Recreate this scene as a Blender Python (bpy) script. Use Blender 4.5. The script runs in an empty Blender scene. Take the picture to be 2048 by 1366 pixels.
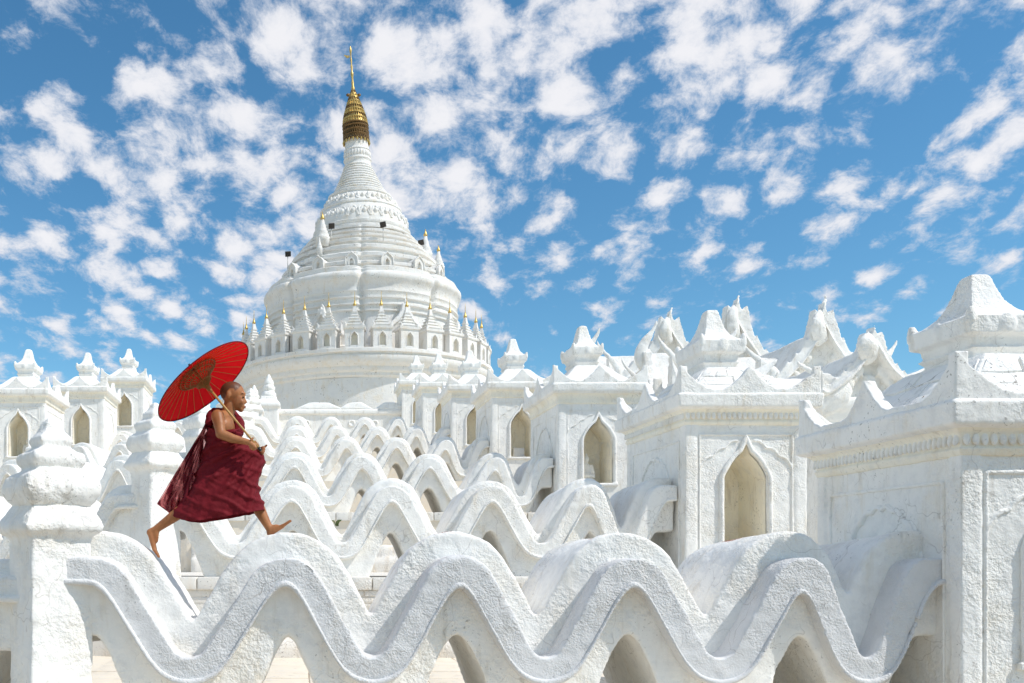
import bpy, bmesh, math, random
import numpy as np
from mathutils import Vector, Matrix

random.seed(7)
R = math.radians
scene = bpy.context.scene
COL = scene.collection

# ------------------------------------------------------------------ camera
cam_d = bpy.data.cameras.new('camera')
cam = bpy.data.objects.new('camera', cam_d)
COL.objects.link(cam)
cam.location = (0, 0, 1.25)
cam.rotation_euler = (R(90), 0, 0)
cam_d.sensor_width = 36.0
cam_d.lens = 33.4
cam_d.shift_x = (1024 - 600) / 2048.0
cam_d.shift_y = (1118 - 683) / 2048.0
cam_d.clip_end = 5000
scene.camera = cam

# ------------------------------------------------------------------ sun, sky, exposure
SUN_EL, SUN_AZ = 50.0, 26.0     # elevation; azimuth measured from +X (right) towards the camera (-Y)
sd = Vector((math.cos(R(SUN_EL)) * math.cos(R(SUN_AZ)), -math.cos(R(SUN_EL)) * math.sin(R(SUN_AZ)), math.sin(R(SUN_EL))))
sun_d = bpy.data.lights.new('sun', 'SUN')
sun_d.energy = 3.2
sun_d.angle = R(0.53)
sun_d.color = (1.0, 0.962, 0.905)
sun = bpy.data.objects.new('sun', sun_d)
COL.objects.link(sun)
sun.rotation_euler = sd.to_track_quat('Z', 'Y').to_euler()

world = bpy.data.worlds.new('World')
scene.world = world
world.use_nodes = True
wt = world.node_tree
wt.nodes.clear()


def N(tree, typ, **kw):
    n = tree.nodes.new(typ)
    for k, v in kw.items():
        if k == 'inp':
            for kk, vv in v.items():
                if isinstance(vv, bpy.types.NodeSocket):
                    tree.links.new(vv, n.inputs[kk])
                else:
                    n.inputs[kk].default_value = vv
        else:
            setattr(n, k, v)
    return n


def M_(tree, op, a, b=None, c=None, clamp=False):
    n = tree.nodes.new('ShaderNodeMath')
    n.operation = op
    n.use_clamp = clamp
    for i, v in enumerate((a, b, c)):
        if v is None:
            continue
        if isinstance(v, bpy.types.NodeSocket):
            tree.links.new(v, n.inputs[i])
        else:
            n.inputs[i].default_value = v
    return n.outputs[0]


def MIX(tree, fac, a, b, blend='MIX'):
    n = tree.nodes.new('ShaderNodeMix')
    n.data_type = 'RGBA'
    n.blend_type = blend
    for s, v in ((n.inputs['Factor'], fac), (n.inputs['A'], a), (n.inputs['B'], b)):
        if s.type == 'VALUE' and s.name == 'Factor':
            pass
    socks = [s for s in n.inputs]
    fs = n.inputs[0]
    As = n.inputs[6]
    Bs = n.inputs[7]
    for s, v in ((fs, fac), (As, a), (Bs, b)):
        if isinstance(v, bpy.types.NodeSocket):
            tree.links.new(v, s)
        else:
            s.default_value = v if not (isinstance(v, tuple) and len(v) == 3) else (*v, 1)
    return n.outputs[2]


def SMOOTH(tree, v, lo, hi):
    n = tree.nodes.new('ShaderNodeMapRange')
    n.interpolation_type = 'SMOOTHSTEP'
    tree.links.new(v, n.inputs[0])
    n.inputs[1].default_value = lo
    n.inputs[2].default_value = hi
    return n.outputs[0]


sky = N(wt, 'ShaderNodeTexSky', sky_type='NISHITA', sun_disc=False)
sky.sun_elevation = R(SUN_EL)
sky.sun_rotation = math.atan2(sd.x, sd.y)
sky.altitude = 100
sky.air_density = 1.0
sky.dust_density = 0.25
sky.ozone_density = 2.5
SKYK = 0.10
tc = N(wt, 'ShaderNodeTexCoord')
sep = N(wt, 'ShaderNodeSeparateXYZ', inp={0: tc.outputs['Generated']})
zc = M_(wt, 'MAXIMUM', sep.outputs[2], 0.02)
den = M_(wt, 'ADD', zc, 0.35)
cu = M_(wt, 'DIVIDE', sep.outputs[0], den)
cv = M_(wt, 'DIVIDE', sep.outputs[1], den)
# altocumulus sheet: many small puffs with a thin veil between them
cvec = N(wt, 'ShaderNodeCombineXYZ', inp={0: M_(wt, 'ADD', cu, M_(wt, 'MULTIPLY', cv, -0.10)), 1: M_(wt, 'MULTIPLY', cv, 0.80), 2: 0.37})
nw_ = N(wt, 'ShaderNodeTexNoise', noise_dimensions='3D', inp={'Vector': cvec.outputs[0], 'Scale': 7.0, 'Detail': 4.0})
wv = N(wt, 'ShaderNodeVectorMath', operation='MULTIPLY_ADD', inp={0: nw_.outputs['Color'], 1: (0.06, 0.06, 0.0), 2: cvec.outputs[0]})
n1 = N(wt, 'ShaderNodeTexNoise', noise_dimensions='3D', inp={'Vector': wv.outputs[0], 'Scale': 24.0, 'Detail': 9.0, 'Roughness': 0.64})
n2 = N(wt, 'ShaderNodeTexNoise', noise_dimensions='3D', inp={'Vector': cvec.outputs[0], 'Scale': 4.2, 'Detail': 2.0, 'Roughness': 0.5})
v1 = N(wt, 'ShaderNodeTexVoronoi', feature='SMOOTH_F1', inp={'Vector': wv.outputs[0], 'Scale': 16.0, 'Smoothness': 0.35, 'Randomness': 0.9})
# the sheet thins out low down and to the right
cov = M_(wt, 'MULTIPLY_ADD', sep.outputs[2], 1.05, -0.25)
cov = M_(wt, 'ADD', cov, M_(wt, 'MULTIPLY', M_(wt, 'MAXIMUM', M_(wt, 'MINIMUM', sep.outputs[0], 0.35), -0.35), -0.22))
cov = M_(wt, 'MAXIMUM', M_(wt, 'MINIMUM', cov, 0.125), -0.22)
dens = M_(wt, 'ADD', M_(wt, 'MULTIPLY_ADD', n1.outputs[0], 1.45, -0.225), M_(wt, 'MULTIPLY_ADD', n2.outputs[0], 0.34, -0.17))
dens = M_(wt, 'ADD', dens, M_(wt, 'MULTIPLY_ADD', v1.outputs[0], -0.78, 0.335))
dens = M_(wt, 'ADD', dens, cov)
mask = SMOOTH(wt, dens, 0.36, 0.76)
thick = SMOOTH(wt, dens, 0.55, 0.95)
hsv = N(wt, 'ShaderNodeHueSaturation', inp={'Hue': 0.492, 'Saturation': 1.18, 'Value': 1.22, 'Color': sky.outputs[0]})
skyc = MIX(wt, 1.0, hsv.outputs[0], (0.80, 1.0, 1.03), 'MULTIPLY')
ccol = MIX(wt, thick, (6.6, 6.9, 7.6), (8.3, 8.25, 8.5))
fin = MIX(wt, M_(wt, 'MULTIPLY', mask, 0.95), skyc, ccol)
bg = N(wt, 'ShaderNodeBackground', inp={'Color': fin, 'Strength': SKYK})
wo = N(wt, 'ShaderNodeOutputWorld', inp={0: bg.outputs[0]})

scene.view_settings.view_transform = 'Standard'
scene.view_settings.look = 'None'
scene.view_settings.gamma = 1.0
scene.view_settings.exposure = 0.16
try:
    scene.cycles.use_denoising = True
    scene.cycles.denoiser = 'OPENIMAGEDENOISE'
    scene.cycles.max_bounces = 9
    scene.cycles.use_adaptive_sampling = True
    scene.cycles.adaptive_threshold = 0.02
    scene.cycles.diffuse_bounces = 8
    scene.cycles.transparent_max_bounces = 8
except Exception:
    pass

# ------------------------------------------------------------------ numpy noise
def _h(ix, iy, iz, s):
    h = (ix.astype(np.int64) * 374761393 + iy.astype(np.int64) * 668265263 + iz.astype(np.int64) * 2147483647 + s * 974634777) & 0xFFFFFFFF
    h = ((h ^ (h >> 13)) * 1274126177) & 0xFFFFFFFF
    return ((h ^ (h >> 16)) & 0xFFFF) / 32767.5 - 1.0


def vnoise(p, s=0):
    f = np.floor(p)
    t = p - f
    t = t * t * t * (t * (t * 6 - 15) + 10)
    i = f.astype(np.int64)
    o = 0
    for dx in (0, 1):
        wx = t[:, 0] if dx else 1 - t[:, 0]
        for dy in (0, 1):
            wy = t[:, 1] if dy else 1 - t[:, 1]
            for dz in (0, 1):
                wz = t[:, 2] if dz else 1 - t[:, 2]
                o = o + wx * wy * wz * _h(i[:, 0] + dx, i[:, 1] + dy, i[:, 2] + dz, s)
    return o


# ------------------------------------------------------------------ mesh builder
class MB:
    def __init__(self):
        self.v = []
        self.f = []

    def add(self, vs, fs):
        o = len(self.v)
        self.v.extend([tuple(map(float, v)) for v in vs])
        self.f.extend([tuple(o + i for i in f) for f in fs])
        return self

    def box(self, x0, x1, y0, y1, z0, z1):
        return self.add([(x0, y0, z0), (x1, y0, z0), (x1, y1, z0), (x0, y1, z0), (x0, y0, z1), (x1, y0, z1), (x1, y1, z1), (x0, y1, z1)],
                        [(0, 3, 2, 1), (4, 5, 6, 7), (0, 1, 5, 4), (1, 2, 6, 5), (2, 3, 7, 6), (3, 0, 4, 7)])

    def loft(self, rings, closed=True):
        """rings: list of equal-length lists of 3d points; caps both ends"""
        n = len(rings[0])
        vs = [p for r in rings for p in r]
        fs = []
        for k in range(len(rings) - 1):
            for i in range(n):
                j = (i + 1) % n
                if not closed and j == 0:
                    continue
                fs.append((k * n + i, k * n + j, (k + 1) * n + j, (k + 1) * n + i))
        if closed:
            fs.append(tuple(reversed(range(n))))
            fs.append(tuple((len(rings) - 1) * n + i for i in range(n)))
        return self.add(vs, fs)

    def rect(self, prof, cx=0, cy=0, horn=0.0, nseg=1):
        """prof: list of (z,hx,hy)"""
        rings = []
        for z, hx, hy in prof:
            rings.append([(cx - hx, cy - hy, z), (cx + hx, cy - hy, z), (cx + hx, cy + hy, z), (cx - hx, cy + hy, z)])
        return self.loft(rings)

    def lathe(self, prof, n=24, c=(0, 0, 0), lean=None, rmod=None, a0=0.0):
        rings = []
        for r, z in prof:
            ox = lean(z) if lean else 0
            ring = []
            for i in range(n):
                a = a0 + 2 * math.pi * i / n
                rr = max(r, 1e-4) * (rmod(a, z) if rmod else 1)
                ring.append((c[0] + ox + rr * math.cos(a), c[1] + rr * math.sin(a), c[2] + z))
            rings.append(ring)
        return self.loft(rings)

    def tube(self, pts, rad, n=8, flat=1.0, up=(0, 1, 0)):
        """pts: path; rad: scalar or list; flat: scale of the second axis (along up)"""
        pts = [Vector(p) for p in pts]
        rs = rad if hasattr(rad, '__len__') else [rad] * len(pts)
        rings = []
        upv = Vector(up)
        for i, p in enumerate(pts):
            t = (pts[min(i + 1, len(pts) - 1)] - pts[max(i - 1, 0)])
            if t.length < 1e-9:
                t = Vector((0, 0, 1))
            t.normalize()
            a = t.cross(upv)
            if a.length < 1e-4:
                a = t.cross(Vector((1, 0, 0)))
            a.normalize()
            b = a.cross(t).normalized()
            rings.append([tuple(p + (a * math.cos(2 * math.pi * k / n) + b * math.sin(2 * math.pi * k / n) * flat) * rs[i]) for k in range(n)])
        return self.loft(rings)

    def ell(self, c, r, n=14, m=10, rot=None):
        rings = []
        for j in range(m + 1):
            th = math.pi * (j + 0.02) / (m + 0.04)
            ring = []
            for i in range(n):
                a = 2 * math.pi * i / n
                p = Vector((r[0] * math.sin(th) * math.cos(a), r[1] * math.sin(th) * math.sin(a), -r[2] * math.cos(th)))
                if rot is not None:
                    p = rot @ p
                ring.append((c[0] + p.x, c[1] + p.y, c[2] + p.z))
            rings.append(ring)
        return self.loft(rings)

    def cap(self, a, b, ra, rb, n=12):
        """capsule with round ends"""
        a = Vector(a)
        b = Vector(b)
        d = (b - a).normalized()
        pts, rs = [], []
        for k in range(5):
            th = math.pi / 2 * (k + 0.1) / 4.4
            pts.append(a - d * ra * math.cos(th))
            rs.append(ra * math.sin(th))
        for k in range(5):
            th = math.pi / 2 * (4 - k + 0.1) / 4.4
            pts.append(b + d * rb * math.cos(th))
            rs.append(rb * math.sin(th))
        return self.tube(pts, rs, n, up=(0.13, 0.9, 0.21))

    def cols(self, xs, L, U, y0, y1, shear=0.0, Ly=None):
        """solid between two height curves, run along x, from depth y0 to y1"""
        rings = []
        for x, l, u in zip(xs, L, U):
            u = max(u, l + 0.004)
            rings.append([(x, y0, l), (x, y0, u), (x, y1, u - shear), (x, y1, l)])
        return self.loft(rings)

    def xf(self, mat, start=0):
        for i in range(start, len(self.v)):
            p = mat @ Vector(self.v[i])
            self.v[i] = (p.x, p.y, p.z)
        return self

    def mesh(self, name='mesh', smooth=False):
        me = bpy.data.meshes.new(name)
        me.from_pydata(self.v, [], self.f)
        me.update()
        bm = bmesh.new()
        bm.from_mesh(me)
        bmesh.ops.recalc_face_normals(bm, faces=bm.faces)
        bm.to_mesh(me)
        bm.free()
        if smooth:
            me.shade_smooth()
        return me


def displace(me, disp, off=(0, 0, 0), seed=0):
    n = len(me.vertices)
    co = np.empty(n * 3, np.float32)
    me.vertices.foreach_get('co', co)
    co = co.reshape(-1, 3).astype(np.float64)
    no = np.empty(n * 3, np.float32)
    me.vertices.foreach_get('normal', no)
    no = no.reshape(-1, 3)
    d = np.zeros(n)
    w = co + np.array(off)
    for i, (amp, fr) in enumerate(disp):
        d += amp * vnoise(w * fr + 13.7 * i, seed + i)
    co = co + no * d[:, None]
    me.vertices.foreach_set('co', co.astype(np.float32).ravel())
    me.update()


def remesh(mb, voxel, smooth=3, disp=None, off=(0, 0, 0), seed=0, name='mesh', factor=0.5):
    me = mb.mesh(name)
    ob = bpy.data.objects.new('tmp', me)
    COL.objects.link(ob)
    m = ob.modifiers.new('r', 'REMESH')
    m.mode = 'VOXEL'
    m.voxel_size = voxel
    if smooth:
        s = ob.modifiers.new('s', 'SMOOTH')
        s.factor = factor
        s.iterations = smooth
    dg = bpy.context.evaluated_depsgraph_get()
    out = bpy.data.meshes.new_from_object(ob.evaluated_get(dg))
    bpy.data.objects.remove(ob)
    bpy.data.meshes.remove(me)
    if disp:
        displace(out, disp, off, seed)
    out.shade_smooth()
    out.name = name
    return out


def bevelled(mb, w=0.01, seg=2, angle=35, name='mesh'):
    me = mb.mesh(name)
    bm = bmesh.new()
    bm.from_mesh(me)
    es = [e for e in bm.edges if len(e.link_faces) == 2 and e.calc_face_angle(0) > R(angle)]
    bmesh.ops.bevel(bm, geom=es, offset=w, segments=seg, profile=0.6, affect='EDGES', clamp_overlap=True)
    bm.to_mesh(me)
    bm.free()
    me.shade_smooth()
    try:
        me.set_sharp_from_angle(angle=R(40))
    except Exception:
        pass
    return me


def obj(name, me, mat, parent=None, loc=(0, 0, 0), rot=(0, 0, 0), sc=None):
    o = bpy.data.objects.new(name, me)
    COL.objects.link(o)
    if mat is not None and me is not None and not me.materials:
        me.materials.append(mat)
    o.parent = parent
    o.location = loc
    o.rotation_euler = rot
    if sc is not None:
        o.scale = sc if hasattr(sc, '__len__') else (sc, sc, sc)
    return o


def tag(o, label, cat, group=None):
    o['label'] = label
    o['category'] = cat
    if group:
        o['group'] = group
    return o


def thing(name, label, cat, loc=(0, 0, 0), rz=0.0, group=None, sc=None):
    o = obj(name, None, None, None, loc, (0, 0, rz), sc)
    o.empty_display_size = 0.2
    return tag(o, label, cat, group)


def structure(o):
    o['kind'] = 'structure'
    return o


def copy_tree(o, parent=None):
    c = o.copy()
    COL.objects.link(c)
    c.parent = parent
    for ch in [x for x in bpy.data.objects if x.parent == o]:
        copy_tree(ch, c)
    return c


# ------------------------------------------------------------------ materials
MATS = {}


def plaster(name, base=(0.885, 0.87, 0.832), stain=(0.78, 0.65, 0.45), stain_amt=0.35, bump=0.6, dark=0.5, fine=1.0, brick=None, crack=0.0, grime_z=None):
    m = bpy.data.materials.new(name)
    m.use_nodes = True
    t = m.node_tree
    t.nodes.clear()
    g = N(t, 'ShaderNodeNewGeometry')
    pos = g.outputs['Position']
    # patchy lime wash
    na = N(t, 'ShaderNodeTexNoise', inp={'Vector': pos, 'Scale': 1.7, 'Detail': 3.0, 'Roughness': 0.65})
    sep_ = N(t, 'ShaderNodeSeparateColor', inp={0: na.outputs['Color']})
    h1 = N(t, 'ShaderNodeTexNoise', inp={'Vector': pos, 'Scale': 8.0 * fine, 'Detail': 4.0, 'Roughness': 0.64})
    mp = N(t, 'ShaderNodeMapping', inp={'Vector': pos, 'Scale': (7.0, 7.0, 1.4)})
    nc = N(t, 'ShaderNodeTexNoise', inp={'Vector': mp.outputs[0], 'Scale': 1.0, 'Detail': 3.0, 'Roughness': 0.7})
    f1 = SMOOTH(t, na.outputs[0], 0.50, 0.70)
    f2 = SMOOTH(t, nc.outputs[0], 0.52, 0.74)
    st = M_(t, 'MULTIPLY', M_(t, 'ADD', M_(t, 'MULTIPLY', f1, 0.5), M_(t, 'MULTIPLY', f2, 0.7)), stain_amt, clamp=True)
    col = MIX(t, st, base, stain)
    # rain streaks and grey bloom
    col = MIX(t, M_(t, 'MULTIPLY', M_(t, 'MULTIPLY', SMOOTH(t, nc.outputs[0], 0.56, 0.70), SMOOTH(t, sep_.outputs[1], 0.40, 0.60)), 0.40), col, (0.52, 0.51, 0.49))
    col = MIX(t, M_(t, 'MULTIPLY', SMOOTH(t, h1.outputs[0], 0.46, 0.70), 0.34), col, (0.66, 0.655, 0.65))
    # small dark pits and mould specks gathered in patches
    h2 = N(t, 'ShaderNodeTexNoise', inp={'Vector': pos, 'Scale': 38.0 * fine, 'Detail': 2.0, 'Roughness': 0.6})
    sp = M_(t, 'MULTIPLY', SMOOTH(t, h2.outputs[0], 0.63, 0.69), SMOOTH(t, sep_.outputs[1], 0.50, 0.64))
    col = MIX(t, M_(t, 'MULTIPLY', sp, dark), col, (0.10, 0.085, 0.07))
    cr = None
    if crack > 0:
        wp = N(t, 'ShaderNodeVectorMath', operation='MULTIPLY_ADD', inp={0: na.outputs['Color'], 1: (0.6, 0.6, 0.6), 2: pos})
        vo = N(t, 'ShaderNodeTexVoronoi', feature='DISTANCE_TO_EDGE', inp={'Vector': wp.outputs[0], 'Scale': 1.5 if crack < 0.6 else 3.2})
        cr = M_(t, 'SUBTRACT', 1.0, SMOOTH(t, vo.outputs[0], 0.0, 0.009 if crack < 0.6 else 0.016))
        cr = M_(t, 'MULTIPLY', cr, M_(t, 'MULTIPLY', SMOOTH(t, sep_.outputs[2], 0.44, 0.56), crack))
        col = MIX(t, M_(t, 'MULTIPLY', cr, 0.75), col, (0.16, 0.12, 0.09))
    if brick:
        # plaster worn away to the red brick: fixed worn places (x, y, z, radius)
        tot = None
        nr = N(t, 'ShaderNodeTexNoise', inp={'Vector': pos, 'Scale': 11.0, 'Detail': 5.0, 'Roughness': 0.7})
        for (x, y, z, rx, ry) in brick:
            mm = N(t, 'ShaderNodeMapping', vector_type='POINT', inp={'Vector': pos, 'Location': (-x / rx, -y / ry, -z / 0.10), 'Scale': (1 / rx, 1 / ry, 1 / 0.10)})
            ln = N(t, 'ShaderNodeVectorMath', operation='LENGTH', inp={0: mm.outputs[0]})
            k = M_(t, 'SUBTRACT', 1.0, ln.outputs['Value'], clamp=True)
            tot = k if tot is None else M_(t, 'MAXIMUM', tot, k)
        wearf = SMOOTH(t, M_(t, 'ADD', M_(t, 'MULTIPLY', tot, 0.50), nr.outputs[0]), 0.76, 0.81)
        wearf = M_(t, 'MULTIPLY', wearf, SMOOTH(t, tot, 0.0, 0.12))
        col = MIX(t, wearf, col, (0.33, 0.13, 0.075))
    # relief: hand-trowelled lumps
    h = M_(t, 'ADD', M_(t, 'MULTIPLY', h1.outputs[0], 0.042 / fine), M_(t, 'MULTIPLY', h2.outputs[0], 0.026 / fine))
    bp = N(t, 'ShaderNodeBump', inp={'Strength': M_(t, 'MULTIPLY_ADD', SMOOTH(t, sep_.outputs[0], 0.38, 0.62), bump * 0.75, bump * 0.25), 'Distance': 1.0, 'Height': h})
    bs = N(t, 'ShaderNodeBsdfPrincipled', inp={'Base Color': col, 'Roughness': 0.85, 'Normal': bp.outputs[0]})
    bs.inputs['Specular IOR Level'].default_value = 0.18
    N(t, 'ShaderNodeOutputMaterial', inp={0: bs.outputs[0]})
    MATS[name] = m
    return m


def simple(name, color, rough=0.6, metal=0.0, noise=0.15, nscale=20.0, bump=0.0, spec=0.4, sss=0.0):
    m = bpy.data.materials.new(name)
    m.use_nodes = True
    t = m.node_tree
    t.nodes.clear()
    tcn = N(t, 'ShaderNodeTexCoord')
    na = N(t, 'ShaderNodeTexNoise', inp={'Vector': tcn.outputs['Object'], 'Scale': nscale, 'Detail': 4.0})
    c2 = tuple(max(0, c * (1 - noise * 1.6)) for c in color)
    c3 = tuple(min(1, c * (1 + noise)) for c in color)
    col = MIX(t, na.outputs[0], c2, c3)
    bs = N(t, 'ShaderNodeBsdfPrincipled', inp={'Base Color': col, 'Roughness': rough, 'Metallic': metal})
    bs.inputs['Specular IOR Level'].default_value = spec
    if sss:
        bs.inputs['Subsurface Weight'].default_value = sss
        bs.inputs['Subsurface Radius'].default_value = (0.02, 0.008, 0.004)
    if bump:
        bp = N(t, 'ShaderNodeBump', inp={'Strength': bump, 'Distance': 0.01, 'Height': na.outputs[0]})
        t.links.new(bp.outputs[0], bs.inputs['Normal'])
    N(t, 'ShaderNodeOutputMaterial', inp={0: bs.outputs[0]})
    MATS[name] = m
    return m


BR = [(2.50, 7.92, 1.42, 0.20, 0.16), (3.78, 8.15, 1.40, 0.20, 0.75), (-0.02, 8.35, 1.40, 0.25, 0.1), (1.12, 7.50, 1.45, 0.22, 0.06)]
P_near = plaster('lime_plaster_near', brick=BR, bump=0.6, stain_amt=0.34, crack=0.4)
P_rough = plaster('rough_lime_plaster_near', base=(0.72, 0.715, 0.71), bump=0.9, stain_amt=0.10, crack=0.5, fine=1.7)
P_mid = plaster('lime_plaster_mid', bump=0.8, fine=1.2, stain_amt=0.40, dark=0.6, crack=0.35)
P_far = plaster('lime_plaster_far', bump=0.45, fine=0.55, stain_amt=0.32, dark=0.55)
P_stupa = plaster('lime_plaster_stupa', base=(0.79, 0.775, 0.745), bump=0.4, fine=0.35, stain_amt=0.55, dark=0.85)
P_roof = plaster('cracked_roof_plaster', bump=0.7, crack=0.9, stain_amt=0.12, dark=0.8)
P_floor = plaster('sandy_floor', base=(0.78, 0.70, 0.58), stain=(0.64, 0.54, 0.40), bump=0.3, stain_amt=0.5)
P_ground = plaster('pale_ground', base=(0.30, 0.24, 0.17), stain=(0.2, 0.15, 0.1), bump=0.3, stain_amt=0.5, fine=0.5)
P_cream = plaster('yellowed_bounce_wash', base=(0.92, 0.87, 0.75), stain=(0.78, 0.63, 0.42), bump=0.5, stain_amt=0.5, dark=0.6, crack=0.3)  # ochre-stained wash on friezes; in niches the cream also holds painted bounce light
P_old = plaster('weathered_plinth_plaster', base=(0.80, 0.77, 0.71), stain=(0.70, 0.55, 0.36), bump=0.75, stain_amt=0.6, dark=0.7, crack=0.5)
GOLD = simple('gilded_metal', (0.72, 0.50, 0.17), rough=0.42, metal=0.7, noise=0.4, nscale=9)
DARKM = simple('dark_metal', (0.05, 0.045, 0.04), rough=0.5, metal=0.3)
BRONZE = simple('tarnished_gilding', (0.22, 0.13, 0.05), rough=0.5, metal=0.6, noise=0.5, nscale=9)
STONE = simple('marble', (0.62, 0.60, 0.57), rough=0.5, noise=0.1)

# ------------------------------------------------------------------ layout numbers
TY = [7.2, 12.5, 18.5, 24.8, 31.0, 37.0, 43.0]       # front of each wave wall
TZ = [0.0, 1.0, 2.12, 3.25, 4.40, 5.60, 6.80]        # floor of each terrace
PX = 4.90                                            # left face of the shrine row
LX = -1.80                                           # where the wave walls meet the corner posts
LAM = 1.29
TURN = R(18)

# ------------------------------------------------------------------ ground and terraces
gb = MB()
gb.add([(-400, -60, -0.01), (400, -60, -0.01), (400, 900, -0.01), (-400, 900, -0.01)], [(0, 1, 2, 3)])
structure(obj('ground', gb.mesh('ground'), P_ground))
fb = MB()
fb.add([(-30, 6.6, 0.0), (40, 6.6, 0.0), (40, 13, 0.0), (-30, 13, 0.0)], [(0, 1, 2, 3)])
structure(obj('courtyard_floor', fb.mesh('courtyard_floor'), P_floor))

court = bpy.data.objects['courtyard_floor']
rs = random.Random(3)
sb_ = MB()
sb_.box(0, 0.588, 0, 0.588, -0.04, 0.0)
slab_me = bevelled(sb_, 0.010, 2)
for ix in range(13):
    for iy in range(6):
        obj('paving_slab', slab_me, P_floor, court, (-2.3 + 0.6 * ix, 8.65 + 0.6 * iy, 0.012 + rs.uniform(0, 0.008)), (rs.uniform(-0.004, 0.004), rs.uniform(-0.004, 0.004), rs.uniform(-0.006, 0.006)))

for k in range(1, 7):
    yf = TY[k] - 0.42
    z0, z1 = TZ[k - 1] - 0.05, TZ[k]
    lx = LX - 0.35
    far = 26.0
    pts = [(lx, yf), (45, yf), (45, 75), (-30, 75), (lx - far, yf + far * math.tan(TURN))]
    b = MB()
    n = len(pts)
    b.add([(x, y, z0) for x, y in pts] + [(x, y, z1) for x, y in pts],
          [tuple(range(n))[::-1], tuple(range(n, 2 * n))] + [(i, (i + 1) % n, n + (i + 1) % n, n + i) for i in range(n)])
    ter = structure(obj('terrace', b.mesh('terrace'), P_old if k == 1 else P_floor))
    if k <= 2:
        # stepped skirting and coping stones along the front edge of the terrace
        rs = random.Random(k)
        x = lx + 0.15
        while x < PX - 0.1:
            w = rs.uniform(0.28, 0.52)
            cb = MB()
            cb.box(0, w - 0.012, -0.06, 0.30, -0.15, 0.012)
            me = remesh(cb, 0.03, 2, [(0.012, 6), (0.006, 20)], (x, yf, z1), k) if False else bevelled(cb, 0.02, 2)
            obj('coping_stone', me, P_old, ter, (x, yf + rs.uniform(-0.012, 0.012), z1 + rs.uniform(0.0, 0.014)), (rs.uniform(-0.02, 0.02), 0, rs.uniform(-0.012, 0.012)))
            x += w
        sb = MB()
        sb.box(lx + 0.1, PX, yf - 0.22, yf + 0.1, z0 - 0.02, z0 + 0.30)
        sb.box(lx + 0.1, PX, yf - 0.12, yf + 0.1, z0 + 0.25, z0 + 0.55)
        obj('skirting_step', remesh(sb, 0.05, 3, [(0.02, 3), (0.01, 9)]), P_old, ter)
        if k == 1:
            # courses of worn bricks that show through the wash
            rs = random.Random(5)
            z = z0 + 0.57
            while z < z1 - 0.2:
                x = lx + 0.2 + rs.uniform(0, 0.2)
                hcourse = 0.085
                while x < PX - 0.3:
                    w = rs.uniform(0.24, 0.36)
                    if rs.random() < 0.75:
                        cb = MB()
                        cb.box(0, w - 0.014, -0.016, 0.05, 0, hcourse - 0.012)
                        obj('brick', bevelled(cb, 0.012, 2), P_old, ter, (x, yf + rs.uniform(-0.006, 0.012), z))
                    x += w
                z += hcourse

# ------------------------------------------------------------------ wave walls
def wave_curves(xs, cr, H, outer):
    """heights above the wall's base: band top, outer (barrel) top, band bottom, opening"""
    cr = np.array(cr)
    first, last = cr[0], cr[-1]
    A = 0.383
    # half a wave from crest to valley: round crest, straight flank, tighter valley
    R1, R2, TH, LN = 0.28, 0.12, R(61.5), 0.636
    q1 = np.linspace(0, TH, 24)
    gx_ = list(R1 * np.sin(q1))
    gz_ = list(R1 * (1 - np.cos(q1)))
    q2 = np.linspace(0, TH, 16)
    ex_, ez_ = R1 * math.sin(TH) + LN * math.cos(TH) + R2 * math.sin(TH), R1 * (1 - math.cos(TH)) + LN * math.sin(TH) + R2 * (1 - math.cos(TH))
    gx_ += list(ex_ - R2 * np.sin(q2[::-1]))
    gz_ += list(ez_ - R2 * (1 - np.cos(q2[::-1])))
    gx_, gz_ = np.array(gx_) / ex_, np.array(gz_) / ez_
    def C(x):
        ph = np.interp(x, cr, np.arange(len(cr)))
        fr = np.abs(ph - np.round(ph)) * 2
        return H - 0.19 - 2 * A * np.interp(fr, gx_, gz_)
    ts = np.linspace(-1, 1, 81)
    def env_up(t):
        s = xs[:, None] + ts[None, :] * t
        return (C(s) + t * np.sqrt(1 - ts ** 2)[None, :]).max(1)
    def env_dn(t):
        s = xs[:, None] + ts[None, :] * t
        return (C(s) - t * np.sqrt(1 - ts ** 2)[None, :]).min(1)
    def sm(a, n):
        k = np.ones(n) / n
        p = np.pad(a, n // 2, mode='edge')
        return np.convolve(p, k, 'valid')[:len(a)]
    top = C(xs)
    out = sm(env_up(outer), 5)
    bot = sm(env_dn(0.20), 9)
    dx = np.abs(xs[:, None] - cr[None, :]).min(1)
    dx = np.where((xs < first) | (xs > last), 0.0, dx)
    op = H - 0.79 - 2.9 * (np.sqrt(dx ** 2 + 0.11 ** 2) - 0.11)
    return top, out, bot, op


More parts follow.
